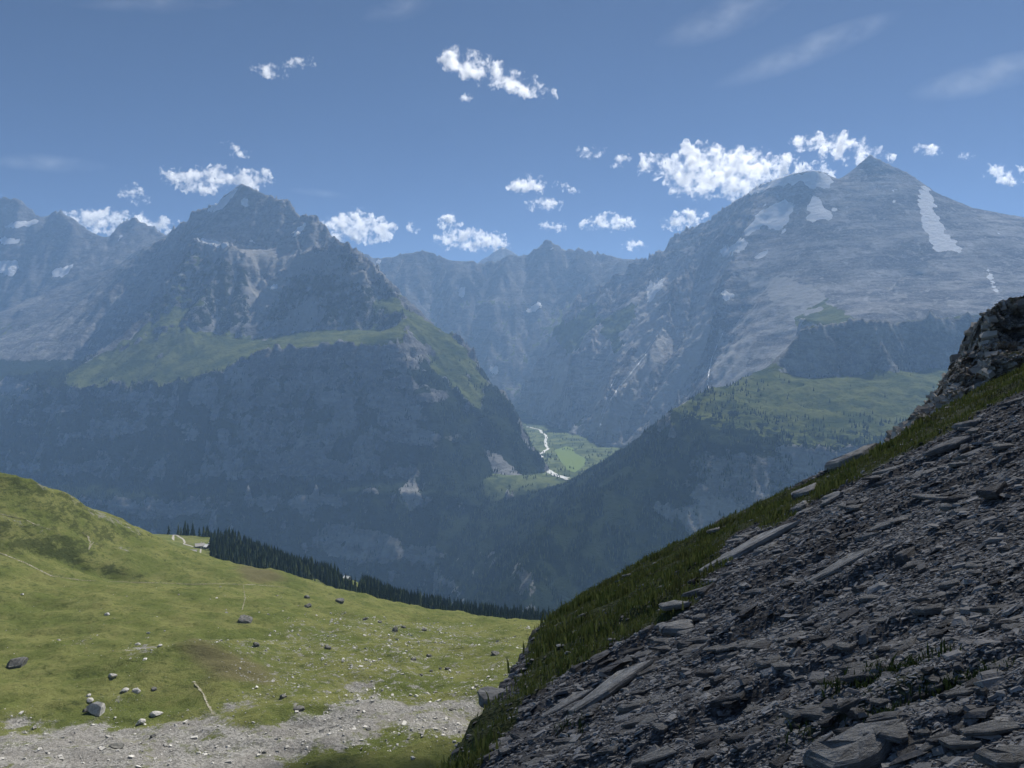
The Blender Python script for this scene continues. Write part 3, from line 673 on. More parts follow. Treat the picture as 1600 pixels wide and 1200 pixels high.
g = t.mix(t.ramp(t.noise(.3, 6, .75), .48, .66, 0, .8), g, (.07, .09, .028)); g = t.mix(t.ramp(t.noise(1.1, 3, .7), .58, .7, 0, .6), g, (.26, .26, .12))
g = t.mix(t.ramp(t.noise((.05, .05, .5), 4, .7), .5, .75, 0, .45), g, (.19, .18, .075))
g = t.mix(t.ramp(t.math('ADD', t.noise((.06, .11, .3), 6, .72), t.math('MULTIPLY', t.slope_z(), -.55)), .06, .16, 0, .75), g, (.062, .075, .03))
g = t.mix(t.attr('brown'), g, t.mix(t.noise(.4, 4), (.13, .12, .06), (.17, .16, .08)))
gvl = t.mix(t.ramp(t.noise(.9, 4, .7), .38, .62), (.20, .195, .18), (.42, .41, .385))
gvl = t.mix(t.ramp(t.noise(.07, 4, .6), .45, .6, 0, .5), gvl, (.27, .255, .235))
k = t.math('ADD', t.attr('gravel'), t.math('MULTIPLY', t.math('SUBTRACT', t.noise(.13, 7, .78), .5), 3.2))
g = t.mix(t.ramp(k, .48, .95), g, gvl)
k = t.math('ADD', t.math('MULTIPLY', t.attr('stony'), .35), t.math('MULTIPLY', t.math('SUBTRACT', t.noise(.22, 6, .78), .5), 1.3))
g = t.mix(t.ramp(k, .4, .52), g, gvl)
k = t.math('ADD', t.attr('rocky'), t.math('MULTIPLY', t.math('SUBTRACT', t.noise(.16, 6, .8), .5), 4.0))
g = t.mix(t.ramp(k, .75, 1.2, 0, .8), g, (.27, .26, .235))
b = t.bump(t.noise((.35, .35, .6), 6, .75), 1.8, .9); b = t.bump(t.noise(2.0, 4, .7), .4, .8, b)
M_meadow = t.diffuse(g, b, .6)
o = MD.mesh('alpine_meadow', M_meadow, dict(gravel=gravel, stony=stony, brown=brown, rocky=rocky)); tag(o, kind='structure')

# footpaths and the farm road
t = NT('trodden_path'); M_path = t.diffuse(t.mix(t.ramp(t.noise(.8, 4, .7), .35, .65), (.15, .15, .08), (.31, .29, .24)))
t = NT('gravel_road'); M_road = t.diffuse(t.mix(t.noise(.5, 4), (.25, .24, .21), (.34, .325, .29)))
def path(name, uv, d0, d1, w, mat, jit=.35, step=2.0, seed=0):
    p = track(MD, uv, d0, d1, step); p = p[np.argsort(np.arange(len(p)))]
    ok = np.concatenate([[True], np.linalg.norm(np.diff(p, axis=0), axis=1) < 60]); p = p[ok]
    q = densify(p, 2); q = drape(MD, q); tag(ribbon(name, q, w, mat, .12, jit, seed), kind='structure')
path('path', [(-5, 862), (40, 880), (80, 900), (130, 907), (180, 909), (250, 911), (300, 913), (340, 912), (400, 914), (450, 918)], 300, 700, .42, M_path, .6, 1.5, 1)
path('path', [(0, 803), (40, 812), (60, 822), (80, 828)], 300, 700, .6, M_path, .5, 2, 2)
path('path', [(129, 832), (137, 838), (141, 848), (138, 860), (146, 846)], 300, 700, .5, M_path, .5, 2, 3)
path('path', [(380, 914), (383, 935), (378, 955)], 300, 700, .2, M_path, .5, 2, 4)
path('path', [(303, 1065), (318, 1085), (324, 1100), (334, 1118)], 250, 500, .32, M_path, .6, 2, 6)
path('road', [(250, 834), (275, 836), (286, 843), (288, 848), (286, 850), (300, 854), (311, 857)], 900, 1500, 2.2, M_road, .1, 1.5, 7)
path('road', [(313, 858), (312, 866), (312, 874), (318, 879), (326, 882)], 850, 1500, 1.8, M_road, .1, 1.5, 8)
path('road', [(494, 914), (496, 919), (489, 924)], 850, 1400, 1.6, M_road, .1, 1.2, 9)

# ---- spruces
def spruce_mesh(seed):
    r = random.Random(seed); V, Fc = [], []
    n = 11
    for i in range(n):
        f = i / (n - 1); z = .10 + .84 * f; rad = (.20 * (1 - f) ** .85 + .012) ; m = 8 if i < 7 else 5; a0 = r.random() * 6.28
        for k in range(m):
            a = a0 + 6.283 * k / m + r.uniform(-.2, .2); q = rad * r.uniform(.6, 1.2); w = .38 * q + .014; dz = -.35 * q - .02
            ca, sa = math.cos(a), math.sin(a); b = len(V)
            V += [(0, 0, z + .055), (ca * q * .55 - sa * w, sa * q * .55 + ca * w, z + dz * .6), (ca * q, sa * q, z + dz), (ca * q * .55 + sa * w, sa * q * .55 - ca * w, z + dz * .6)]
            Fc += [(b, b + 1, b + 2), (b, b + 2, b + 3)]
    b = len(V); V.append((0, 0, 1.0)); 
    for k in range(4): V.append((.012 * math.cos(k * 1.57), .012 * math.sin(k * 1.57), .88))
    Fc += [(b, b + 1 + k, b + 1 + (k + 1) % 4) for k in range(4)]
    me = bpy.data.meshes.new('crown'); me.from_pydata(V, [], Fc); me.materials.append(M_spruce[seed % 3]); return me
M_spruce = []
for k in range(3):
    t = NT('spruce_needles'); M_spruce.append(t.diffuse(t.mix(t.noise(.4, 4, .6), [(.012, .024, .013), (.016, .028, .012), (.014, .022, .014)][k], [(.03, .048, .02), (.055, .072, .028), (.04, .058, .03)][k]), trans=.12))
t = NT('spruce_bark'); M_bark = t.diffuse(t.mix(t.noise((6, 6, 1), 4), (.05, .04, .03), (.10, .08, .06)))
me_tr = bpy.data.meshes.new('trunk'); Vt = [(r_ * math.cos(a), r_ * math.sin(a), z) for z, r_ in ((-.06, .016), (.3, .012), (.9, .003)) for a in np.arange(6) * 1.0472]
me_tr.from_pydata(Vt, [], [(6 * j + i, 6 * j + (i + 1) % 6, 6 * j + 6 + (i + 1) % 6, 6 * j + 6 + i) for j in (0, 1) for i in range(6)]); me_tr.materials.append(M_bark)
crowns = [spruce_mesh(s) for s in range(6)]

FOR_A = [(222, 829), (300, 833), (368, 838), (368, 843), (300, 837), (222, 833)]
FOR_B = [(329, 850), (331, 874), (350, 885), (375, 893), (400, 899), (440, 905), (452, 903), (478, 907), (497, 905), (522, 925), (560, 945), (640, 970), (720, 982), (860, 990), (860, 968), (740, 960), (640, 943), (560, 913), (500, 893), (440, 870), (400, 856), (365, 840)]
CLEAR = [[(522, 900), (545, 898), (562, 905), (572, 916), (560, 926), (536, 918)], [(650, 955), (682, 955), (688, 966), (655, 964)], [(432, 884), (456, 888), (455, 894), (434, 892)], [(300, 840), (328, 845), (330, 872), (300, 872)]]
r = np.random.default_rng(77); n = 60000
x = r.uniform(-720, 80, n); y = r.uniform(880, 1420, n); z = MD.at(x, y); u, v = proj(x, y, z)
k = (in_poly(u, v, FOR_A) | in_poly(u, v, FOR_B)) & (fbm(x, y, 45, 3, 19) > -.38)
for c_ in CLEAR: k &= ~in_poly(u, v, c_)
x, y, z = x[k], y[k], z[k]; keep = []; cells = {}
for i in range(len(x)):
    c_ = (int(x[i] // 5), int(y[i] // 5))
    if any((x[i] - x[j]) ** 2 + (y[i] - y[j]) ** 2 < 27 for a in (-1, 0, 1) for b_ in (-1, 0, 1) for j in cells.get((c_[0] + a, c_[1] + b_), ())): continue
    cells.setdefault(c_, []).append(i); keep.append(i)
x, y, z = x[keep], y[keep], z[keep]; H = (8 + 17 * r.random(len(x)) ** .8) * (1 + .3 * fbm(x, y, 50, 2, 9))
u, v = proj(x, y, z); blocked = MD.at(x * .8, y * .8) > (z + H) * .8
for t_ in (.5, .55, .6, .65, .7): blocked |= MD.at(x * t_, y * t_) > (z + H) * t_
x, y, z, H, u, v = (q[~blocked] for q in (x, y, z, H, u, v))
# the nearest 300 are trees of their own
order = np.argsort(-H / y * (1 - .25 * (v > 990)))
def spruce(x, y, z, h, label, i):
    e = bpy.data.objects.new('spruce_tree', None); col.objects.link(e); e.location = (x, y, z); e.empty_display_size = 1
    e.rotation_euler = (0, 0, random.uniform(0, 6.28)); w = random.uniform(.85, 1.2); e.scale = (h * w, h * w, h)
    for nm, me in (('trunk', me_tr), ('crown', crowns[i % 6])):
        c_ = bpy.data.objects.new(nm, me); col.objects.link(c_); c_.parent = e
    return tag(e, label, 'tree', 'spruces of the strip of forest on the alp edge')
def spruce_label(u, v, h):
    return ('tall ' if h > 20 else 'short ' if h < 16 else 'middle-sized ') + spruce_place(u, v)
def spruce_place(u, v):
    if v < 846 and u < 372: return 'dark spruce in the thin row behind the farm pasture'
    if u < 450: return 'dark spruce in the dense wood right of the farm buildings'
    if u < 522: return 'dark spruce in the wood between the farm and the lone hut'
    if u < 600: return 'dark spruce in the wood around the lone bright-roofed hut'
    if u < 690: return 'dark spruce in the forest strip right of the lone hut clearing'
    if u < 770: return 'dark spruce in the low forest strip behind the middle of the brow'
    return 'dark spruce at the far end of the forest strip beside the scree edge'
for n_, i in enumerate(order[:298]): spruce(x[i], y[i], z[i], H[i], spruce_label(u[i], v[i], H[i]), n_)
rest = order[298:]
o = trees_mesh('spruce_wood', np.stack([x, y, z], -1)[rest], H[rest], .19, M_conifer, 3, 7, 5); tag(o, kind='stuff')
print('spruces', len(x))
for q, (uu, vv, lab) in enumerate([(488, 916, 'lone dark spruce beside the track on the small clearing'), (492, 911, 'short spruce close behind the lone spruce by the track')]):
    h_ = hit(MD, uu, vv, 850, 1400); spruce(*h_, 13 - 3 * q, lab, q)

# ---- farm buildings
t = NT('shingle_roof'); M_roof = t.diffuse(t.mix(t.noise((.6, 3, .6), 4), (.26, .25, .235), (.40, .385, .36)))
t = NT('metal_roof'); M_metal = t.principled(t.mix(t.noise((.3, 2, .3), 3), (.68, .69, .70), (.78, .78, .78)), .45, .5)
t = NT('weathered_wood'); M_wood = t.diffuse(t.mix(t.noise((3, 3, .4), 4), (.075, .052, .036), (.15, .11, .08)))
t = NT('plaster'); M_plaster = t.diffuse(t.mix(t.noise(.5, 4), (.55, .53, .50), (.68, .66, .62)))
t = NT('window_glass'); M_glass = t.principled((.03, .04, .05), .15, .5)
def bx(name, c, s, mat, parent):
    V = [(c[0] + sx * s[0] / 2, c[1] + sy * s[1] / 2, c[2] + sz * s[2] / 2) for sz in (-1, 1) for sy in (-1, 1) for sx in (-1, 1)]
    return make_mesh(name, V, [(0, 2, 3, 1), (4, 5, 7, 6), (0, 1, 5, 4), (2, 6, 7, 3), (0, 4, 6, 2), (1, 3, 7, 5)], mat, parent)
def chalet(name, loc, L, Wd, eave, ridge, rot, roof, label, cat, windows=3, chimney=False, base=.9):
    e = bpy.data.objects.new(name, None); col.objects.link(e); e.location = loc; e.rotation_euler = (0, 0, rot); tag(e, label, cat, 'alpine farm buildings')
    bx('plinth', (0, 0, base / 2 - 1.2), (L + .1, Wd + .1, base + 2.4), M_plaster, e)
    h, w = L / 2, Wd / 2
    V = [(-h, -w, base), (h, -w, base), (h, w, base), (-h, w, base), (-h, -w, eave), (h, -w, eave), (h, w, eave), (-h, w, eave), (-h, 0, ridge - .1), (h, 0, ridge - .1)]
    me = bpy.data.meshes.new('wall'); me.from_pydata(V, [], [(0, 1, 5, 4), (2, 3, 7, 6), (1, 2, 6, 9, 5), (3, 0, 4, 8, 7), (4, 5, 9, 8), (6, 7, 8, 9), (0, 3, 2, 1)]); me.materials.append(M_wood)
    wl = bpy.data.objects.new('wall', me); col.objects.link(wl); wl.parent = e
    rp = None
    for sgn in (-1, 1):
        ov, oh = 1.1, h + 1.0; sl_ = (ridge - eave) / w; y1 = sgn * (w + ov); z1 = eave - ov * sl_
        V = [(-oh, 0, ridge), (oh, 0, ridge), (oh, y1, z1), (-oh, y1, z1), (-oh, 0, ridge + .25), (oh, 0, ridge + .25), (oh, y1, z1 + .25), (-oh, y1, z1 + .25)]
        rp = make_mesh('roof', V, [(0, 1, 2, 3), (7, 6, 5, 4), (0, 4, 5, 1), (1, 5, 6, 2), (2, 6, 7, 3), (3, 7, 4, 0)], roof, e)
    bx('ridge_cap', (0, 0, ridge + .28), (L + 2.1, .5, .14), roof, rp)
    if chimney: bx('chimney', (L * .2, Wd * .12, ridge + .5), (.9, .9, 1.8), M_plaster, rp)
    for k in range(windows):
        wx = -h + L * (k + .5) / windows
        if k == windows // 2 and windows > 1: dr = bx('door', (wx, -w - .03, base + 1.05), (1.6, .12, 2.1), M_plaster, e); bx('handle', (wx + .6, -w - .11, base + 1.0), (.08, .08, .2), M_glass, dr); continue
        fr = bx('window', (wx, -w - .03, base + 1.6), (1.3, .12, 1.2), M_plaster, e); bx('pane', (wx, -w - .10, base + 1.6), (1.0, .05, .95), M_glass, fr)
    return e
for (uu, vv, L, Wd, ea, ri, rot, rf, lab, nm, ct, wn_, ch) in [
    (312, 856, 12, 9, 4.2, 7.2, .5, M_roof, 'grey-roofed farmhouse, the left one of the two joined roofs on the alp', 'farmhouse', 'farmhouse', 4, True),
    (321, 857, 11, 8, 4.2, 6.8, -.35, M_metal, 'barn with bright metal roof at the edge of the spruce wood', 'barn', 'barn', 3, False),
    (300, 863, 12, 6, 2.2, 3.8, .15, M_roof, 'low grey-roofed shed in front of the farmhouse', 'shed', 'shed', 2, False),
    (328.5, 853, 4, 4, 4.0, 6.0, .9, M_metal, 'small bright-roofed store tucked against the spruces', 'store_hut', 'hut', 1, False),
    (542, 905, 9, 5.5, 3.0, 5.2, -.4, M_metal, 'lone hut with bright metal roof on the clearing in the wood', 'hut', 'hut', 2, False)]:
    chalet(nm, hit(MD, uu, vv, 900, 1500), L, Wd, ea, ri, rot, rf, lab, ct, wn_, ch)

# ---- boulders and loose stones
def rock_mesh(seed, sub=2, rough=.22, flat=1.0, mat=None, cuts=9):
    import bmesh
    bm = bmesh.new(); bmesh.ops.create_icosphere(bm, subdivisions=sub, radius=1); r = np.random.default_rng(seed)
    V = np.array([v_.co[:] for v_ in bm.verts])
    for k in range(cuts):                                     # planar breaks
        nrm = r.normal(size=3); nrm /= np.linalg.norm(nrm); d_ = r.uniform(.45, .85); s_ = V @ nrm; m_ = s_ > d_; V[m_] -= np.outer(s_[m_] - d_, nrm)
    V = V * (1 + rough * .35 * fbm3(V * 1.7, 3, seed)[:, None]); V[:, 2] *= flat
    for v_, q in zip(bm.verts, V): v_.co = q
    me = bpy.data.meshes.new('boulder'); bm.to_mesh(me); bm.free()
    if mat: me.materials.append(mat)
    return me
t = NT('limestone_boulder'); c = t.mix(t.ramp(t.noise(.8, 5, .65), .35, .65), (.075, .075, .072), (.17, .167, .155)); c = t.mix(t.ramp(t.noise(2.5, 4), .55, .7, 0, .6), c, (.07, .08, .06))
M_boulder = t.diffuse(c, t.bump(t.noise(1.5, 5, .7), .35))
t = NT('pale_boulder'); c = t.mix(t.ramp(t.noise(.9, 5, .65), .35, .65), (.30, .295, .28), (.46, .45, .43)); M_pale = t.diffuse(c, t.bump(t.noise(1.5, 5, .7), .3))
bmesh_dark = [rock_mesh(s, 2, .25, .8, M_boulder) for s in range(5)]; bmesh_pale = [rock_mesh(s + 20, 2, .25, .7, M_pale) for s in range(4)]
BO = [(530, 941, 15, 13, 0, 'large dark angular boulder on the grassy brow before the forest'), (384, 970, 30, 13, 0, 'long low dark boulder sunk in the middle of the meadow'), (482, 948, 13, 8, 0, 'flat dark rock in the grass left of the large angular boulder'), (480, 934, 9, 7, 0, 'small mossy rock on the brow above the flat dark rock'),
 (570, 969, 9, 7, 0, 'dark rock with a pale side right below the large angular boulder'), (593, 973, 7, 7, 0, 'small dark rock near the right end of the brow'), (400, 1009, 11, 10, 0, 'upright dark boulder below the long low meadow boulder'), (28, 1040, 36, 18, 0, 'big dark boulder on the left edge of the meadow'),
 (176, 1058, 14, 10, 1, 'pale boulder alone on the green slope left of the mound'), (138, 1088, 9, 6, 1, 'pale flat stone, upper one of a touching pair'), (140, 1095, 11, 7, 1, 'pale flat stone, lower one of a touching pair'), (153, 1112, 34, 26, 1, 'large pale split boulder with dark overhang at the gravel edge'), (134, 1112, 9, 9, 0, 'round dark boulder left beside the large pale split boulder'),
 (195, 1081, 14, 10, 1, 'pale boulder with dark side, left one of the row by the mound'), (213, 1081, 12, 9, 1, 'pale boulder in the middle of the row by the mound'), (240, 1078, 10, 9, 0, 'dark boulder at the right end of the row by the mound'), (244, 1118, 21, 11, 1, 'wide pale slab boulder on the green strip above the gravel'), (220, 1131, 15, 12, 1, 'grey boulder at the top of the gravel below the wide slab'),
 (443, 1090, 11, 10, 0, 'dark boulder right of the tongue of gravel'), (465, 1110, 20, 11, 0, 'cluster-like broad dark boulder below the gravel tongue'), (773, 1023, 15, 11, 0, 'dark round boulder on the green beside the dark scree edge'), (670, 1026, 9, 7, 0, 'small dark boulder in the stony green, right of centre'), (647, 1031, 11, 6, 0, 'low dark rock left of the small dark boulder'),
 (700, 1045, 9, 5, 0, 'small flat rock on the stony green left of the round boulder'), (673, 1049, 6, 5, 0, 'tiny dark rock below the small dark boulder'), (658, 1055, 6, 5, 0, 'tiny dark rock at the upper end of the pale stones'), (167, 961, 8, 6, 1, 'single white stone in the open green of the left meadow'),
 (240, 1151, 10, 6, 0, 'dark rock on the gravel below the wide slab'), (438, 1154, 10, 6, 0, 'dark rock in the middle of the gravel'), (412, 1176, 9, 5, 0, 'dark rock near the lower edge of the gravel'), (180, 1167, 24, 9, 0, 'long dark rock on the gravel near the bottom'), (512, 1013, 13, 8, 0, 'dark rock on the rubble streak across the meadow'), (618, 986, 10, 12, 0, 'tall dark rock on the right meadow under the brow'), (631, 981, 8, 6, 0, 'dark rock right of the tall rock under the brow'), (662, 985, 9, 6, 0, 'dark rock on the crest toward the scree edge'),
 (575, 1140, 9, 5, 0, 'small dark rock on the pale stones near the dry rill'), (705, 1110, 9, 6, 0, 'small dark rock on the pale stones near the pillar'), (250, 1010, 9, 6, 1, 'pale rock on the rubble left of the mound top'), (215, 1008, 9, 6, 1, 'pale rock at the left end of the rubble patch'), (232, 990, 7, 5, 1, 'small pale rock above the rubble patch')]
for k, (uu, vv, wp, hp, tone, lab) in enumerate(BO):
    h_ = hit(MD, uu, vv, 210, 900); s_ = h_[1] / F
    src = (bmesh_pale if tone else bmesh_dark); me = src[k % len(src)]
    o = bpy.data.objects.new('boulder', me); col.objects.link(o); o.scale = (wp * s_ * .56, wp * s_ * .5, hp * s_ * .75); o.location = (h_[0], h_[1], h_[2] + hp * s_ * .12); o.rotation_euler = (random.uniform(-.15, .15), random.uniform(-.15, .15), random.uniform(-.6, .6))
    tag(o, lab, 'boulder', 'boulders on the alpine meadow')

def stones_mesh(name, pts, S, mat, seed, flat=.6, norm=None, along=None, elong=1.0):
    """many small angular stones in one mesh (8 corners pulled about, 12 triangles as 6 quads)"""
    r = np.random.default_rng(seed); n = len(pts)
    cube = np.array([(x, y, z) for z in (-1, 1) for y in (-1, 1) for x in (-1, 1)], float)
    q = cube[None] * r.uniform(.45, 1.0, (n, 8, 3)) * .5
    q[:, 4:, :2] *= r.uniform(.55, .95, (n, 1, 1)); q *= np.stack([elong * r.uniform(.8, 1.5, n), r.uniform(.6, 1.1, n), flat * r.uniform(.5, 1.2, n)], -1)[:, None, :]
    q *= S[:, None, None]
    if norm is None: norm = np.array([0, 0, 1.0])
    nz = norm + r.normal(0, .22, (n, 3)); nz /= np.linalg.norm(nz, axis=1)[:, None]
    a = r.normal(0, .5, n) if along is not None else r.random(n) * 6.28
    ax = np.stack([np.cos(a), np.sin(a), np.zeros(n)], -1) if along is None else along[None] * np.cos(a)[:, None] + np.cross(norm, along)[None] * np.sin(a)[:, None]
    ax -= nz * np.sum(ax * nz, 1)[:, None]; ax /= np.linalg.norm(ax, axis=1)[:, None]; ay = np.cross(nz, ax)
    V = q[:, :, :1] * ax[:, None] + q[:, :, 1:2] * ay[:, None] + q[:, :, 2:] * nz[:, None] + pts[:, None]
    f = np.array([(0, 2, 3, 1), (4, 5, 7, 6), (0, 1, 5, 4), (2, 6, 7, 3), (0, 4, 6, 2), (1, 3, 7, 5)])[1:]
    Fc = (f[None] + (np.arange(n) * 8)[:, None, None]).reshape(-1, 4)
    o = make_mesh(name, V.reshape(-1, 3), Fc, mat); at = o.data.attributes.new('tint', 'FLOAT', 'POINT'); at.data.foreach_set('value', np.repeat(r.random(n), 8).astype(np.float32)); return o
t = NT('pale_stones'); M_stones = t.diffuse(t.mix(t.attr('tint'), (.24, .235, .22), (.52, .51, .48)))
r = np.random.default_rng(91); n = 120000
x = r.uniform(-300, 60, n); y = r.uniform(205, 560, n); gv = MD.at(x, y, gravel); st = MD.at(x, y, stony)
k = r.random(n) < np.clip(gv * .30 + st * .34 * clump(x, y, 25, 93, -.2, .3) + .006, 0, 1); x, y = x[k], y[k]
S = .28 * (1 - r.random(len(x))) ** -.45; S = np.clip(S, .25, 1.8)
o = stones_mesh('loose_stones', np.stack([x, y, MD.at(x, y) + S * .1], -1), S, M_stones, 5); tag(o, kind='stuff'); print('stones', len(x))

# ================================================================== NEAR SLOPE: SHALE SCREE, GRASSY EDGE, OUTCROP
xs = np.concatenate([np.arange(-170, -30, 4.0), np.arange(-30, -8, .8), np.arange(-8, 36, .15), np.arange(36, 60, .5), np.arange(60, 190, 4.0)])
yy = [2.2]
while yy[-1] < 62: yy.append(yy[-1] * 1.0085 + .016)
ys = np.concatenate([np.arange(-40, -2, 3.0), np.arange(-2, 2.1, .3), yy, np.arange(yy[-1] + 1, 110, 1.5), np.arange(111, 345, 5.0)])
NF = Field(xs, ys); X, Y = NF.X, NF.Y
NA, NB, NH = .50, -.28, 3.2
plane = -NH + NA * X + NB * Y
XL = np.interp(ys, [-40, -12, 2, 8, 15, 17.5, 19.8, 24, 28, 34, 38.8, 46, 70, 120, 340], [-9, -6, -3.6, -2.3, -1.3, -1.0, -.5, -.1, .5, 1.1, 1.7, 4.6, 10, 24, 80])[:, None]
YF = np.interp(xs, [-8, 1.6, 4.2, 7.6, 10.5, 13.7, 17, 20.5, 25, 30.5, 60], [36, 38.8, 43, 45.7, 43.5, 41.5, 41, 41, 43, 46.5, 58])[None, :]
wob = fbm(X, Y, 6, 4, 501)
dl = np.maximum(0, XL - X + wob * .5); df = np.maximum(0, Y - YF + wob * 1.0)
Z = plane - (2.6 * (1 - np.exp(-df / 1.8)) + 2.4 * (1 - np.exp(-df / 9)) + .085 * df)
Z = Z - np.where(dl > 0, 1.5 * dl + 1.2 * (1 - np.exp(-dl / .4)), 0)
# an unseen cliff, added to help shade the slope, rises off to the right
XR = np.interp(ys, [-40, 0, 20, 40, 50, 60, 75, 110, 340], [20, 24, 29, 33, 35, 41.5, 52, 76, 240])[:, None]
dr = np.maximum(0, X - XR + wob * 2)
Z = Z + np.minimum(2.6 * dr, 20 + .15 * dr) + fbm(X, Y, 9, 4, 511, ridged=True) * 2.5 * sstep(0, 4, dr)
inside = sstep(.6, 0, dl) * sstep(1.0, 0, df)
# bedding ribs, hollows and rubble relief (ribs run uphill to the right)
Z = Z + (fbm(X, Y, 1.9, 3, 509) * .38) * sstep(7, 1, np.minimum(np.abs(Y - YF), 9)) + fbm(X * .35, Y, 5, 4, 503) * .42 + fbm(X * .3, Y * 1.2 + X * .15, 1.5, 4, 504, ridged=True) * .13 * inside + fbm(X, Y, .6, 3, 505) * .05
rib = fbm(X * .12, Y + .18 * X, 2.2, 3, 507, ridged=True)
Z = Z + inside * sstep(.45, .8, rib) * .22
NF.Z = Z
u, v = proj(X, np.maximum(Y, .5), Z)
EDGE = [(690, 1215), (720, 1160), (735, 1110), (800, 1085), (830, 1030), (850, 965), (930, 905), (1000, 868), (1200, 775), (1400, 680), (1480, 630), (1620, 545), (1620, 583), (1490, 655), (1400, 702), (1330, 742), (1250, 780), (1200, 812), (1165, 805), (1110, 845), (1140, 872), (1080, 900), (1100, 915), (1020, 960), (960, 985), (920, 1015), (880, 1035), (840, 1075), (800, 1105), (760, 1170), (720, 1215)]
veg = soften(zone(NF, [EDGE, [(q[0] + 6, q[1] + 14) for q in EDGE]], 10, 55, 2.2), 2); veg = np.maximum(veg, sstep(0, 1.5, df) * .9); veg = np.maximum(veg, sstep(.2, 1.2, dl) * .55)
PLANTS = [[(1180, 1130), (1300, 1085), (1380, 1060), (1480, 1040), (1600, 1010), (1600, 1050), (1480, 1080), (1400, 1110), (1300, 1150), (1230, 1175)], [(880, 1130), (920, 1125), (900, 1150)]]
plant = soften(zone(NF, PLANTS, 14, 57, 1.0), 2)
t = NT('black_shale_scree')
c = t.mix(t.ramp(t.noise((1.2, 4, 4), 6, .7), .35, .65), (.052, .051, .054), (.15, .147, .146))
c = t.mix(t.ramp(t.noise(.35, 4, .6), .45, .7, 0, .6), c, (.075, .07, .072))
c = t.mix(t.ramp(t.voro(9), .1, .5, .5, 0), c, (.02, .02, .023))
gsoil = t.mix(t.noise(3, 4, .7), (.035, .05, .016), (.075, .085, .032))
k = t.math('ADD', t.attr('veg'), t.math('MULTIPLY', t.math('SUBTRACT', t.noise(1.2, 5, .7), .5), 1.0)); c = t.mix(t.ramp(k, .42, .6), c, gsoil)
k = t.math('ADD', t.attr('plant'), t.math('MULTIPLY', t.math('SUBTRACT', t.noise(2.2, 5, .7), .5), 1.5)); c = t.mix(t.ramp(k, .6, .9, 0, .7), c, gsoil)
b = t.bump(t.noise((6, 14, 14), 5, .7), .10); b = t.bump(t.voro((7, 13, 13)), .08, .8, b)
M_scree = t.principled(c, .85, .25, b)
o = NF.mesh('scree_slope', M_scree, dict(veg=veg, plant=plant)); tag(o, kind='structure')

t = NT('shale_chip'); c = t.mix(t.attr('tint'), (.08, .078, .079), (.32, .312, .30)); c = t.mix(t.ramp(t.noise(6, 4), .5, .75, 0, .5), c, (.10, .095, .09)); M_chip = t.principled(c, .75, .3, t.bump(t.noise(20, 4), .02))
def slab_mat(name, a, b_):
    t = NT(name); co = t.n('ShaderNodeTexCoord').outputs['Object']
    c = t.mix(t.ramp(t.noise((1.2, 2.6, 6), 5, .65, co), .35, .65), a, b_); c = t.mix(t.ramp(t.noise(5, 4, .6, co), .56, .72, 0, .5), c, tuple(x * .5 for x in a)); c = t.mix(t.ramp(t.noise(2.2, 5, .7, co), .6, .7, 0, .35), c, (.24, .235, .215))
    return t.principled(c, .8, .3, t.bump(t.noise((3, 6, 18), 5, .7, co), .12))
M_slab = [slab_mat('shale_slab', (.16, .157, .155), (.33, .322, .305)), slab_mat('grey_slab', (.22, .217, .21), (.42, .41, .385)), slab_mat('dark_slab', (.10, .098, .10), (.22, .217, .21))]
SN = np.array([-NA, -NB, 1.0]); SN /= np.linalg.norm(SN)
UPX = np.array([1, 0, NA]); UPX /= np.linalg.norm(UPX)
r = np.random.default_rng(301)
def on_scree(n, d0, d1, seed, pw=1.0):
    rr = np.random.default_rng(seed); d = np.exp(rr.uniform(math.log(d0), math.log(d1), n)) ; uu = rr.uniform(690, 1640, n); x = (uu - CX) / F * d
    xl = np.interp(d, ys, XL[:, 0]); yf = np.interp(x, xs, YF[0]); k = (x > xl + .1) & (d < yf - .2); x, d = x[k], d[k]
    z = NF.at(x, d); return x, d, z
x, y, z = on_scree(115000, 2.6, 46, 7)
vg = NF.at(x, y, veg); k = (np.random.default_rng(1).random(len(x)) > vg * .93) ; x, y, z = x[k], y[k], z[k]
u_, v_ = proj(x, y, z); k = v_ < 1235; x, y, z = x[k], y[k], z[k]
S = (.014 + .0030 * y) * .85 * (1 - np.random.default_rng(3).random(len(x))) ** -.30; S = np.clip(S, .018, .22)
o = stones_mesh('shale_chips', np.stack([x, y, z + S * .08], -1), S, M_chip, 8, .34, SN * .75 + np.array([0, 0, .25]), UPX, 1.35); tag(o, kind='stuff'); print('chips', len(x))

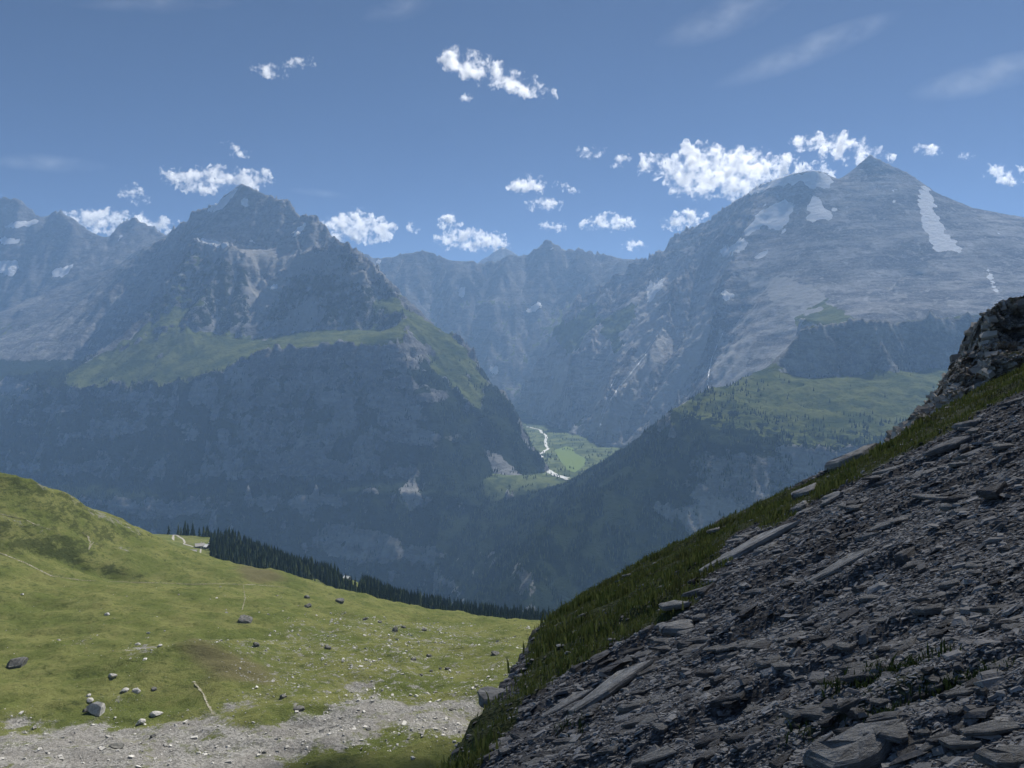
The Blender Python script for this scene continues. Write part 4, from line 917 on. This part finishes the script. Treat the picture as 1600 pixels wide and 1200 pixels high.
# ---- slabs: broken plates with a rough top, lying with the bedding
def slab_mesh(seed, mat, thick=.2, elong=1.9):
    r = np.random.default_rng(seed); n = r.integers(6, 9); a = np.sort(r.uniform(0, 6.283, n) * .35 + np.arange(n) * 6.283 / n * .65 + .0); rad = r.uniform(.75, 1.1, n)
    out = np.stack([np.cos(a) * rad * elong * .5, np.sin(a) * rad * .5], -1); V, Fc = [], []
    lv = [(-.5, .86), (-.1, 1.0), (.35, .97), (.5, .86)]
    for zz, sc in lv:
        for q in out: V.append((q[0] * sc * r.uniform(.95, 1.05), q[1] * sc * r.uniform(.95, 1.05), zz * thick + r.normal(0, .045) * thick))
    for l in range(3): Fc += [(l * n + i, l * n + (i + 1) % n, (l + 1) * n + (i + 1) % n, (l + 1) * n + i) for i in range(n)]
    m = len(V)
    for q in out: V.append((q[0] * .45, q[1] * .45, .5 * thick + r.normal(0, .12) * thick))
    V.append((0, 0, .5 * thick + r.normal(0, .1) * thick))
    Fc += [(3 * n + i, 3 * n + (i + 1) % n, m + (i + 1) % n, m + i) for i in range(n)] + [(m + i, m + (i + 1) % n, m + n) for i in range(n)] + [tuple(range(n - 1, -1, -1))]
    me = bpy.data.meshes.new('slab'); me.from_pydata(V, [], Fc); me.materials.append(mat); return me
slabs = [slab_mesh(s, M_slab[s % 3], [.16, .24, .32, .2][s % 4], [2.2, 1.6, 1.4, 1.9, 2.5][s % 5]) for s in range(15)]
from mathutils import Matrix
def put_slab(x, y, z, size, me, tilt=.45, yaw=None, lift=.12, rr=random):
    nz = Vector(SN) * (1 - tilt) + Vector((0, -.05, 1)) * tilt + Vector((rr.gauss(0, .09), rr.gauss(0, .09), 0)); nz.normalize()
    ya = rr.gauss(0, .4) if yaw is None else yaw
    ax = Vector(UPX) * math.cos(ya) + Vector(np.cross(SN, UPX)) * math.sin(ya); ax -= nz * ax.dot(nz); ax.normalize(); ay = nz.cross(ax)
    o = bpy.data.objects.new('flat_stone', me); col.objects.link(o)
    m = Matrix((ax, ay, nz)).transposed().to_4x4(); m.translation = (x, y, z + lift * size); o.matrix_world = m @ Matrix.Scale(size, 4); return o
HERO = [(1205, 700, 100, 3, .35, -.15, 'broad pale slab jutting at the grassy crest of the scree'), (1350, 650, 90, 2, .5, 0, 'massive dark block under the grass strip near the outcrop'), (1070, 985, 100, 1, .3, .35, 'large pale flat slab set steeply in the upper left scree'), (1055, 950, 80, 7, .55, 0, 'thick overhanging slab at the grass edge above the pale flat slab'),
 (1085, 1010, 70, 2, .5, .1, 'thick dark block right below the large pale flat slab'), (990, 1040, 80, 5, .5, 0, 'long dark-fronted slab on the lower left scree'), (950, 1030, 65, 8, .5, .15, 'pale-topped block at the lower grass edge'), (905, 1045, 40, 2, .3, .3, 'rounded dark block at the lowest grass edge'), (1000, 1085, 45, 11, .6, .5, 'dark wedge of slate standing below the long slab'),
 (1175, 860, 130, 4, .15, .2, 'very long narrow slab along the grass edge of the scree'), (1265, 770, 70, 1, .4, 0, 'flat slab on the crest left of the broad jutting slab'), (1335, 720, 80, 10, .4, 0, 'flat grey slab high on the crest near the outcrop'), (1320, 885, 90, 4, .2, .1, 'long bright slab lying in the middle of the scree'), (1490, 915, 60, 1, .4, .1, 'bright tapered slab right of centre on the scree'),
 (1460, 955, 55, 10, .45, 0, 'pale slab with dark gap under it below the bright tapered slab'), (1580, 860, 50, 2, .5, 0, 'dark block at the right edge of the scree'), (1420, 870, 70, 6, .4, 0, 'broken plate left of the dark edge block'), (1180, 955, 60, 8, .5, 0, 'dark-sided block in the left middle scree'), (1170, 1100, 60, 5, .5, 0, 'long dark-sided slab low in the middle scree'),
 (1345, 1180, 150, 10, .45, 0, 'large pale slab at the bottom edge right of centre'), (1405, 1150, 90, 1, .5, .1, 'rounded pale slab above the large bottom slab'), (1500, 1165, 90, 7, .55, 0, 'pale lichen-specked block near the bottom right'), (1560, 1140, 80, 4, .5, 0, 'dark layered slab near the bottom right corner'), (1580, 1190, 90, 10, .45, 0, 'grey slab in the bottom right corner'),
 (1225, 1195, 60, 2, .5, 0, 'dark rounded block at the bottom edge'), (1310, 1030, 45, 1, .5, .1, 'pale slab pair member lying low in the right middle scree'), (1180, 1110, 40, 13, .5, 0, 'small pale plate beside the long dark-sided slab'), (1490, 1060, 45, 1, .5, .1, 'pale slab among the green plants on the right'), (1540, 1080, 50, 6, .55, 0, 'flat slab with dark hollow beside the plants'), (890, 1100, 70, 4, .2, .4, 'striated smooth slab low on the left scree'), (960, 1075, 120, 4, .1, .55, 'wide striated bedding slab above the bottom left of the scree'),
 (1160, 760, 45, 13, .4, 0, 'slab lying in the grass of the crest'), (1120, 830, 40, 1, .3, .3, 'pale slab half buried in the grass edge'), (1440, 745, 60, 12, .4, 0, 'flat slab under the dark block on the upper right scree'), (1560, 770, 70, 2, .5, 0, 'thick dark slab on the upper right scree near the frame edge'), (1480, 700, 60, 9, .4, 0, 'layered slab on the upper right scree below the grass strip'),
 (912, 962, 26, 1, .4, .2, 'pale rock in the grass near the lower left end of the strip'), (900, 988, 18, 13, .4, .2, 'small pale rock below the pale rock in the lower left grass'), (935, 945, 22, 7, .3, .1, 'flat pale rock near the crest of the lower grass strip'), (1038, 918, 30, 1, .3, .3, 'bright oblong rock in the middle of the grass strip'), (1010, 985, 24, 10, .4, .1, 'pale rock where the grass meets the rubble on the left'), (1105, 862, 22, 1, .4, .1, 'small bright rock high in the grass left of the very long slab'), (1345, 712, 26, 13, .4, .1, 'small pale rock in the upper grass below the massive dark block'), (980, 900, 16, 10, .3, 0, 'tiny pale rock on the crest of the grass strip')]
def hit_near(u, v): return hit(NF, u, v, 2.3, 60, 700)
for k, (uu, vv, wp, mi, tl, yw, lab) in enumerate(HERO):
    h_ = hit_near(uu, vv); s_ = wp * h_[1] / F / 1.7
    o = put_slab(*h_, s_, slabs[mi], tl, yw, .10, random.Random(k)); tag(o, lab, 'rock slab', 'shale slabs on the scree')
# further slabs, placed by kind of spot
x, y, z = on_scree(1400, 3.2, 45, 17); vg = NF.at(x, y, veg); rs = np.random.default_rng(5)
u_, v_ = proj(x, y, z); S = (.036 + .010 * y) * rs.uniform(.5, 1.0, len(x)) ** -1.1; k = (v_ < 1190) & (u_ < 1590) & (vg < .6); x, y, z, S, u_, v_ = (q[k] for q in (x, y, z, S, u_, v_))
order = np.argsort(-S / y)[:262]
def slab_label(u, v, s, m):
    tone = ('mid-grey', 'pale grey', 'dark')[m % 3]; size = 'large' if s > 55 else 'small' if s < 34 else 'middling'
    place = 'along the grassy upper edge' if v < 1060 - .5 * (u - 800) + 20 else 'in the upper scree' if v < 1150 - .5 * (u - 800) + 20 else 'in the middle of the scree' if v < 1290 - .5 * (u - 800) else 'low in the near scree'
    side = 'toward the left' if u < 1080 else 'toward the right' if u > 1350 else 'around the centre'
    return f'{size} {tone} shale slab lying {place} {side}'
for n_, i in enumerate(order):
    mi = int(rs.integers(0, 15)); o = put_slab(x[i], y[i], z[i], S[i], slabs[mi], rs.uniform(.3, .65), None, .08, random.Random(n_ + 900))
    tag(o, slab_label(u_[i], v_[i], S[i] * 1.7 * F / y[i], mi), 'rock slab', 'shale slabs on the scree')

# ---- the craggy outcrop at the upper right and the rock pillar at the lower left
def crag(name, base, top, depth, nx_, nz_, amp, sc, mat, seed, back=6.0):
    """a broken rock face between a base line and a top line, with a top running back"""
    base, top = np.array(base, float), np.array(top, float); ts = np.linspace(0, len(base) - 1, nx_)
    ip = lambda A: np.stack([np.interp(ts, np.arange(len(A)), A[:, i]) for i in range(3)], -1)
    B, T = ip(base), ip(top); nb = nz_ // 3; rows = []
    for j in range(nz_): f = j / (nz_ - 1); rows.append(B + (T - B) * f)
    for j in range(1, nb): f = j / nb; rows.append(T + np.array([.25 * back, back, -.35 * back]) * f)
    G = np.array(rows); nr = len(rows); p = G.reshape(-1, 3)
    ledge = np.floor(p[:, 2:3] / (sc * .55) + .6 * fbm3(p / (sc * 2.5), 2, seed)[:, None])
    n1 = fbm3(p / (sc * 1.6), 4, seed + 1, .55); cell = fbm3(np.concatenate([p[:, :2] / sc, ledge * 3.7], 1), 2, seed + 2, .5)
    blk = np.floor(cell * 3.2) / 3.2
    d = amp * (1.0 * n1 + 1.1 * blk) + amp * .3 * fbm3(p / (sc * .22), 3, seed + 9)
    dirn = np.array([-.45, -.85, .25]); dirn /= np.linalg.norm(dirn); p = p + d[:, None] * dirn
    p[:, 2] += amp * .35 * np.repeat(np.linspace(0, 1, nr), nx_) * fbm3(p / sc, 3, seed + 5)
    kx = np.arange(nr * nx_).reshape(nr, nx_); q = np.stack([kx[:-1, :-1], kx[:-1, 1:], kx[1:, 1:], kx[1:, :-1]], -1).reshape(-1, 4)
    return make_mesh(name, p, q, mat)
t = NT('broken_limestone'); c = t.mix(t.ramp(t.noise((.8, .8, 3.5), 5, .65), .35, .65), (.22, .205, .185), (.48, .44, .38)); c = t.mix(t.ramp(t.noise(2.5, 5, .7), .55, .7, 0, .7), c, (.07, .07, .068)); c = t.mix(t.ramp(t.noise(.7, 4), .55, .75, 0, .6), c, (.30, .25, .17))
c = t.mix(t.ramp(t.math('MULTIPLY', t.slope_z(), t.noise(.9, 5, .7)), .36, .5), c, (.075, .085, .03))
M_crag = t.diffuse(c, t.bump(t.noise((2.5, 2.5, 8), 6, .7), .25), .6)
topl = [(1405, 678, 50), (1420, 655, 50.5), (1432, 648, 51), (1450, 645, 51.5), (1468, 622, 52), (1478, 604, 52), (1496, 575, 52.5), (1520, 545, 53), (1534, 522, 53), (1543, 498, 53), (1549, 480, 53), (1562, 471, 53.5), (1600, 464, 54), (1660, 445, 54), (1750, 350, 54)]
basel = [(1405, 700, 47.5), (1420, 690, 47.5), (1432, 684, 47.5), (1450, 675, 47.6), (1468, 668, 47.8), (1478, 662, 47.8), (1496, 652, 48), (1520, 640, 48), (1534, 632, 48), (1543, 626, 48), (1549, 622, 48), (1562, 612, 48.3), (1600, 590, 48.8), (1660, 560, 49), (1750, 520, 49)]
o = crag('rock_outcrop', W(*basel), W(*topl), 6, 220, 105, 1.05, 1.9, M_crag, 7); tag(o, 'craggy pale brown rock outcrop rising at the right edge above the grass strip', 'outcrop')
# rubble blocks lying on the outcrop face
ov = np.empty(len(o.data.vertices) * 3, np.float32); o.data.vertices.foreach_get('co', ov); ov = ov.reshape(-1, 3)[220 * 8:]
rk = np.random.default_rng(12); pick = rk.integers(0, len(ov), 1500); Sg = np.clip(.12 * (1 - rk.random(1500)) ** -.6, .12, .8)
t = NT('outcrop_rubble'); M_rub = t.diffuse(t.mix(t.attr('tint'), (.2, .185, .165), (.5, .46, .40)))
q = stones_mesh('outcrop_rubble', ov[pick].astype(float), Sg, M_rub, 33, .6, np.array([-.4, -.5, .75]), None, 1.2); tag(q, kind='stuff')

o_p = bpy.data.objects.new('rock_pillar', None); col.objects.link(o_p); ph = hit_near(790, 1150); pd = 20.5
px_, py_, pz_ = P(768, 1135, pd); o_p.location = (px_, py_, pz_)
tag(o_p, 'narrow rock pillar with flat grey cap stone at the lower left edge of the scree', 'rock pillar')
def lump(name, c, s, seed, mat, flat=1.0, sub=4, rough=.5, cuts=14):
    me = rock_mesh(seed, sub, rough, flat, mat, cuts); o = bpy.data.objects.new(name, me); col.objects.link(o); o.parent = o_p; o.location = c; o.scale = s; return o
PXM = pd / F
lump('shaft', (-5 * PXM, .1, -18 * PXM), (30 * PXM, 28 * PXM, 62 * PXM), 71, M_crag); lump('foot', (-22 * PXM, .0, -75 * PXM), (34 * PXM, 30 * PXM, 50 * PXM), 72, M_crag); lump('foot', (14 * PXM, .1, -55 * PXM), (32 * PXM, 30 * PXM, 48 * PXM), 73, M_crag)
lump('cap_stone', (4 * PXM, .05, 44 * PXM), (34 * PXM, 30 * PXM, 15 * PXM), 74, M_slab[1], 1, 3); lump('ledge_stone', (14 * PXM, -.28, 18 * PXM), (14 * PXM, 12 * PXM, 9 * PXM), 75, M_slab[1], 1, 3)

# ---- grass and herbs of the edge
t = NT('edge_grass'); c = t.mix(t.attr('tint'), (.07, .10, .028), (.19, .21, .07)); c = t.mix(t.ramp(t.noise(.5, 3), .45, .7, 0, .5), c, (.10, .095, .04)); M_blade = t.diffuse(c, trans=.35)
def grass_mesh(name, pts, h, mat, seed, blades=6, spread=.5, lean=.45):
    r = np.random.default_rng(seed); n = len(pts); m = n * blades; b = np.repeat(pts, blades, 0); hh = np.repeat(h, blades) * r.uniform(.5, 1.15, m)
    a = r.random(m) * 6.283; off = r.normal(0, 1, (m, 2)) * (hh * spread)[:, None]; w = hh * r.uniform(.05, .10, m)
    base = b.copy(); base[:, :2] += off; base[:, 2] += off[:, 0] * NA + off[:, 1] * NB - .03
    d = np.stack([np.cos(a), np.sin(a)], -1); pr = np.stack([-d[:, 1], d[:, 0]], -1); ln = r.uniform(.1, 1, m) * lean * hh
    v0 = base.copy(); v0[:, :2] -= pr * w[:, None]; v1 = base.copy(); v1[:, :2] += pr * w[:, None]
    mid = base.copy(); mid[:, :2] += d * (ln * .35)[:, None]; mid[:, 2] += hh * .6; m0 = mid.copy(); m0[:, :2] -= pr * (w * .7)[:, None]; m1 = mid.copy(); m1[:, :2] += pr * (w * .7)[:, None]
    tip = base.copy(); tip[:, :2] += d * ln[:, None]; tip[:, 2] += hh * .92
    V = np.stack([v0, v1, m1, m0, tip], 1).reshape(-1, 3); i = np.arange(m)[:, None] * 5
    F3 = np.concatenate([i + np.array([[0, 1, 2]]), i + np.array([[0, 2, 3]]), i + np.array([[3, 2, 4]])])
    o = make_mesh(name, V, F3, mat); at = o.data.attributes.new('tint', 'FLOAT', 'POINT'); at.data.foreach_set('value', np.repeat(r.random(m), 5).astype(np.float32)); return o
n = 220000; rg = np.random.default_rng(31); x = rg.uniform(-6, 36, n); y = rg.uniform(12, 54, n); vg = NF.at(x, y, veg); z = NF.at(x, y)
u_, v_ = proj(x, y, z); k = (rg.random(n) < (sstep(.35, .8, vg)) * sstep(-.35, .1, fbm(x, y, 1.6, 3, 88))) & (u_ > 680) & (u_ < 1630) & (v_ < 1220)
k &= (x > np.interp(y, ys, XL[:, 0]) - 3.0) & (y < np.interp(x, xs, YF[0]) + 4)
x, y, z = x[k], y[k], z[k]; keep = rg.permutation(len(x))[:17000]; x, y, z = x[keep], y[keep], z[keep]
hg = rg.uniform(.10, .30, len(x)) * (1 + .9 * np.maximum(0, fbm(x, y, 2.2, 2, 77)) * 2)
o = grass_mesh('edge_grass', np.stack([x, y, z], -1), hg, M_blade, 9, 5); tag(o, kind='stuff'); print('tufts', len(x))
t = NT('herb_leaves'); M_herb = t.diffuse(t.mix(t.attr('tint'), (.022, .040, .016), (.06, .085, .03)), trans=.25)
x, y, z = on_scree(60000, 3, 22, 37); pl = NF.at(x, y, plant); k = (np.random.default_rng(4).random(len(x)) < pl * clump(x, y, .8, 66, 0, .35)); x, y, z = x[k], y[k], z[k]
if len(x): o = grass_mesh('scree_herbs', np.stack([x, y, z], -1), np.random.default_rng(6).uniform(.05, .16, len(x)), M_herb, 12, 9, .55, .9); tag(o, kind='stuff'); print('herbs', len(x))

# ================================================================== CLOUDS
def cloud_material(name, dens, wisp, s, g=.35):
    m = bpy.data.materials.new(name); m.use_nodes = True; t = m.node_tree; t.nodes.clear()
    out = t.nodes.new('ShaderNodeOutputMaterial'); pv = t.nodes.new('ShaderNodeVolumePrincipled')
    pv.inputs['Color'].default_value = (1, 1, 1, 1); pv.inputs['Anisotropy'].default_value = g
    geo = t.nodes.new('ShaderNodeNewGeometry')
    no = t.nodes.new('ShaderNodeTexNoise'); no.inputs['Scale'].default_value = 1 / s; no.inputs['Detail'].default_value = 6; no.inputs['Roughness'].default_value = .66
    t.links.new(geo.outputs['Position'], no.inputs['Vector'])
    mr = t.nodes.new('ShaderNodeMapRange'); mr.inputs[1].default_value = wisp; mr.inputs[2].default_value = wisp + .30; mr.inputs[3].default_value = 0; mr.inputs[4].default_value = dens
    t.links.new(no.outputs['Fac'], mr.inputs[0]); t.links.new(mr.outputs[0], pv.inputs['Density']); t.links.new(pv.outputs[0], out.inputs['Volume'])
    return m

ICO = None
def sphere_cloud(blobs):
    global ICO
    import bmesh
    if ICO is None:
        bm = bmesh.new(); bmesh.ops.create_icosphere(bm, subdivisions=2, radius=1)
        ICO = (np.array([v.co[:] for v in bm.verts]), np.array([[v.index for v in f.verts] for f in bm.faces])); bm.free()
    V = np.concatenate([ICO[0] * np.array(r) + np.array(c) for c, r in blobs]); n = len(ICO[0])
    return V, np.concatenate([ICO[1] + k * n for k in range(len(blobs))])

PENDING = []
def blob_mesh(name, blobs, voxel, mat, amp, ns, seed):
    """union of spheres, to be remeshed into one closed hull and roughened by fractal noise"""
    V, Fc = sphere_cloud(blobs); o = make_mesh(name, V, Fc, mat)
    md = o.modifiers.new('r', 'REMESH'); md.mode = 'VOXEL'; md.voxel_size = voxel
    PENDING.append((o, mat, amp, ns, seed)); return o
def finish_blobs():
    dg = bpy.context.evaluated_depsgraph_get()
    done = [bpy.data.meshes.new_from_object(o.evaluated_get(dg)) for o, *_ in PENDING]
    for (o, mat, amp, ns, seed), me in zip(PENDING, done):
        o.modifiers.clear(); o.data = me; n = len(me.vertices)
        co = np.empty(n * 3, np.float32); me.vertices.foreach_get('co', co); co = co.reshape(-1, 3).astype(float)
        nr = np.empty(n * 3, np.float32); me.vertex_normals.foreach_get('vector', nr); nr = nr.reshape(-1, 3)
        co = co + nr * (fbm3(co / ns, 4, seed, .62) * amp)[:, None]
        me.vertices.foreach_set('co', np.ascontiguousarray(co, np.float32).ravel()); me.update()
        me.materials.clear(); me.materials.append(mat)
    PENDING.clear()

CUM = cloud_material('cumulus', .08, .53, 170)
WSP = cloud_material('cloud_wisp', .05, .54, 120)
BASE = 1960.0
def cloud(label, d, spine, fluff, mat=None, group='small fair-weather clouds over the peaks'):
    """spine: (u, v, half height px) along the cloud"""
    px = d / F; rr = random.Random(hash(label) % 1000 if False else sum(map(ord, label)))
    blobs = []
    sp = np.array(spine, float)
    L = np.concatenate([[0], np.cumsum(np.hypot(np.diff(sp[:, 0]), np.diff(sp[:, 1])))])
    n = max(5, int(L[-1] / (sp[:, 2].mean() * .42)))
    for k in range(n):
        s = L[-1] * (k + .5) / n
        u, v, h = (np.interp(s, L, sp[:, i]) for i in range(3))
        for q in range(2):
            r = h * rr.uniform(.5, .85); uu = u + rr.gauss(0, h * .35); vv = v - (h - r) * rr.uniform(-.6, 1)
            x, y, z = P(uu, vv, d); y += rr.gauss(0, h * px * .5)
            z = max(z, BASE + r * px * 1.35 + 40)
            blobs.append(((x, y, z), (r * px * 1.5, r * px * 1.5, r * px * 1.35)))
    hm_ = sp[:, 2].mean() * px
    o = blob_mesh('cloud', blobs, hm_ * .12, mat or CUM, hm_ * fluff * 1.3, hm_ * .9, len(label))
    tag(o, label, 'cloud', group); return o

CL = [
 ('elongated bright white cloud slanting high in the middle of the sky', 6500, [(690, 98, 8), (712, 92, 16), (740, 104, 19), (775, 118, 15), (810, 130, 16), (840, 138, 10), (868, 149, 6)], .5, None),
 ('ragged thin white cloud high above the left summit', 7000, [(395, 105, 8), (420, 112, 9), (445, 110, 9), (465, 100, 9), (495, 98, 6)], .6, WSP),
 ('tiny white puff just under the slanting high cloud', 6800, [(724, 156, 5), (732, 154, 6)], .6, WSP),
 ('big white cloud with grey base left of the snowy right summit', 9600, [(996, 262, 7), (1030, 258, 18), (1065, 262, 24), (1100, 276, 36), (1140, 278, 34), (1180, 268, 28), (1220, 266, 18), (1260, 268, 14), (1300, 275, 10)], .5, None),
 ('long white cloud touching the tip of the right summit', 8200, [(1245, 218, 8), (1275, 226, 14), (1310, 233, 18), (1345, 242, 16), (1375, 252, 9)], .5, None),
 ('white cloud bank resting behind the gap in the far left peaks', 12300, [(95, 340, 8), (130, 345, 14), (165, 350, 18), (200, 350, 14), (240, 352, 14), (280, 358, 8)], .45, None),
 ('white cloud streaming behind the tip of the left summit', 9500, [(262, 272, 9), (285, 282, 12), (310, 283, 16), (345, 278, 14), (375, 280, 12), (405, 282, 14), (415, 292, 6)], .55, None),
 ('small curled white cloud above the left summit cloud', 8600, [(355, 228, 6), (370, 235, 9), (385, 242, 6)], .5, None),
 ('small torn cloud floating over the far left peaks', 10000, [(190, 303, 10), (208, 304, 14), (222, 312, 8)], .6, WSP),
 ('white heaped cloud behind the right shoulder of the left mountain', 13000, [(515, 360, 16), (540, 364, 20), (565, 368, 22), (590, 372, 18), (610, 378, 10)], .5, None),
 ('white cloud lying above the notch of the valley head wall', 14200, [(685, 376, 11), (710, 372, 13), (735, 380, 16), (765, 380, 13), (788, 382, 7)], .5, None),
 ('small white cloud just above the cloud over the head wall', 13400, [(690, 348, 8), (705, 346, 10), (716, 351, 7)], .5, None),
 ('thin vertical wisp of cloud between the two cloud heaps', 13000, [(640, 352, 6), (646, 362, 6)], .6, WSP),
 ('white cloud above the horned peak, upper one of a pair', 11000, [(800, 292, 9), (822, 287, 13), (843, 291, 10)], .55, None),
 ('small slanting white cloud right of the pair over the horned peak', 10800, [(866, 288, 6), (880, 295, 7), (898, 299, 5)], .55, None),
 ('ragged white cloud above the horned peak, lower one of a pair', 11600, [(828, 322, 7), (850, 319, 10), (872, 321, 6)], .6, WSP),
 ('faint white cloud close over the horned peak', 13000, [(850, 352, 7), (865, 354, 7), (878, 358, 5)], .55, WSP),
 ('flat white cloud left of the small round cloud over the ridge', 13000, [(912, 352, 7), (935, 347, 10), (955, 347, 11), (985, 350, 8)], .55, None),
 ('small round white cloud low over the middle ridge', 14600, [(978, 384, 6), (992, 383, 8), (1006, 385, 5)], .45, None),
 ('white cloud hugging the left ridge of the snowy mountain', 12800, [(1035, 350, 7), (1058, 345, 12), (1080, 344, 14), (1100, 348, 9)], .5, None),
 ('thin white cloud fragment left of the big grey-based cloud', 9000, [(905, 238, 6), (925, 239, 8), (945, 237, 5)], .6, WSP),
 ('faint hooked wisp beside the big grey-based cloud', 9200, [(960, 262, 6), (968, 250, 6), (985, 248, 5)], .6, WSP),
 ('small white cloud right of the right summit', 8200, [(1435, 232, 6), (1452, 234, 9), (1464, 238, 5)], .5, None),
 ('tiny faint cloud far right above the long ridge', 8400, [(1505, 244, 5), (1520, 245, 5)], .6, WSP),
 ('white cloud at the right edge above the descending ridge', 9000, [(1540, 262, 6), (1565, 270, 9), (1590, 275, 12), (1620, 278, 14)], .5, None),
]
for lab, d, spn, fl, mt in CL: cloud(lab, d, spn, fl, mt)
# an unseen cloud added overhead, out of the picture, to shade the near slope
SHADE = cloud_material('added_shade_cloud', .017, .1, 60)
SHADE2 = cloud_material('added_shade_puff', .09, .1, 60)
L_ = 2150 / math.tan(SUN_EL); ctr = np.array([20 + L_ * math.sin(SUN_AZ), 24 + L_ * math.cos(SUN_AZ), 2150.0 - 8]); rr = random.Random(4); bl = []
for k in range(26):
    a = rr.uniform(0, 6.283); q = rr.uniform(0, 1) ** .5; bl.append((tuple(ctr + np.array([math.cos(a) * q * 42, math.sin(a) * q * 48, rr.uniform(-12, 18)])), (rr.uniform(22, 32), rr.uniform(22, 34), rr.uniform(20, 28))))
tag(blob_mesh('cloud', bl, 5, SHADE, 6, 22, 3), 'unseen cloud added high overhead, above and right of the picture, shading the scree', 'cloud')  # shading
tgt = np.array([-38.0, 226, -128]); ctr2 = tgt + np.array(SUN) * ((2140 - tgt[2]) / SUN.z); bl = []  # another unseen puff, added to shadow the lower end of the meadow
for k in range(14):
    a = rr.uniform(0, 6.283); q = rr.uniform(0, 1) ** .5; bl.append((tuple(ctr2 + np.array([math.cos(a) * q * 30, math.sin(a) * q * 20, rr.uniform(-6, 10)])), (rr.uniform(15, 20), rr.uniform(14, 18), rr.uniform(14, 20))))
tag(blob_mesh('cloud', bl, 4, SHADE2, 4, 16, 5), 'unseen cloud puff added high overhead, out of the picture, shading the foot of the gravel', 'cloud')
finish_blobs()

# ---- thin high veils
def veil_material(name, dens, th, sx, sy):
    m = bpy.data.materials.new(name); m.use_nodes = True; t = m.node_tree; t.nodes.clear()
    out = t.nodes.new('ShaderNodeOutputMaterial'); pv = t.nodes.new('ShaderNodeVolumePrincipled'); pv.inputs['Color'].default_value = (1, 1, 1, 1)
    geo = t.nodes.new('ShaderNodeTexCoord'); mp = t.nodes.new('ShaderNodeMapping'); mp.inputs['Scale'].default_value = (1 / sx, 1 / sy, 1 / 400); t.links.new(geo.outputs['Object'], mp.inputs[0])
    no = t.nodes.new('ShaderNodeTexNoise'); no.inputs['Scale'].default_value = 1; no.inputs['Detail'].default_value = 6; no.inputs['Roughness'].default_value = .6; no.inputs['Distortion'].default_value = .5; t.links.new(mp.outputs[0], no.inputs['Vector'])
    ln = t.nodes.new('ShaderNodeVectorMath'); ln.operation = 'LENGTH'; t.links.new(geo.outputs['Generated'], ln.inputs[0])
    ce = t.nodes.new('ShaderNodeVectorMath'); ce.operation = 'DISTANCE'; t.links.new(geo.outputs['Generated'], ce.inputs[0]); ce.inputs[1].default_value = (.5, .5, .5)
    fd = t.nodes.new('ShaderNodeMapRange'); fd.inputs[1].default_value = .5; fd.inputs[2].default_value = .05; fd.inputs[3].default_value = 0; fd.inputs[4].default_value = 1; t.links.new(ce.outputs['Value'], fd.inputs[0])
    mr = t.nodes.new('ShaderNodeMapRange'); mr.inputs[1].default_value = th; mr.inputs[2].default_value = th + .3; mr.inputs[3].default_value = 0; mr.inputs[4].default_value = dens; t.links.new(no.outputs['Fac'], mr.inputs[0])
    mu = t.nodes.new('ShaderNodeMath'); mu.operation = 'MULTIPLY'; t.links.new(mr.outputs[0], mu.inputs[0]); t.links.new(fd.outputs[0], mu.inputs[1])
    t.links.new(mu.outputs[0], pv.inputs['Density']); t.links.new(pv.outputs[0], out.inputs['Volume']); return m
VEIL = veil_material('cirrus', .0013, .44, 700, 160)
for (uu, vv, wu, hv_, d, ry, lab) in [(240, 4, 150, 12, 10500, .0, 'thin smooth veil of high cloud along the top left edge'), (625, 12, 70, 14, 10500, -.25, 'short streaky veil of high cloud at the top edge, left of centre'), (1130, 30, 120, 24, 11000, -.3, 'faint slanting veil of high cloud at the top right'), (1260, 80, 170, 22, 11500, -.35, 'long faint veil of high cloud over the right sky'), (1540, 120, 130, 26, 11500, -.2, 'pale veil of high cloud near the right edge'), (70, 255, 110, 14, 12500, .05, 'faint low veil above the far left peaks'), (500, 302, 60, 7, 12500, .12, 'faint thin veil right of the left summit')]:
    V, Fc = sphere_cloud([((0, 0, 0), (wu * d / F, hv_ * d / F * 3, hv_ * d / F))]); o = make_mesh('cloud', V, Fc, VEIL, smooth=True)
    o.location = P(uu, vv, d); o.rotation_euler = (0, ry, 0); o.location.z = max(o.location.z, BASE + hv_ * d / F + wu * d / F * abs(math.sin(ry)) + 20); tag(o, lab, 'cloud', 'high veils of cloud')

# ------------------------------------------------------------------ haze
def box_mesh(name, x0, x1, y0, y1, z0, z1, mat):
    V = [(x, y, z) for z in (z0, z1) for y in (y0, y1) for x in (x0, x1)]
    Fc = [(0, 2, 3, 1), (4, 5, 7, 6), (0, 1, 5, 4), (2, 6, 7, 3), (0, 4, 6, 2), (1, 3, 7, 5)]
    return make_mesh(name, V, Fc, mat)
hm = bpy.data.materials.new('haze'); hm.use_nodes = True; ht = hm.node_tree; ht.nodes.clear()
ho = ht.nodes.new('ShaderNodeOutputMaterial'); hv = ht.nodes.new('ShaderNodeVolumePrincipled')
hv.inputs['Color'].default_value = (.36, .60, 1.0, 1); hv.inputs['Density'].default_value = HAZE; hv.inputs['Anisotropy'].default_value = .2
ht.links.new(hv.outputs[0], ho.inputs['Volume'])
hz = box_mesh('haze', -61000, 61000, -61000, 61000, -1441, 1900, hm); tag(hz, kind='stuff')
print('SCRIPT', round(time.time() - T0, 1), 's; tris', sum(sum(len(p.vertices) - 2 for p in []) + len(o.data.loop_triangles) if False else len(o.data.polygons) for o in bpy.data.objects if o.type == 'MESH'))
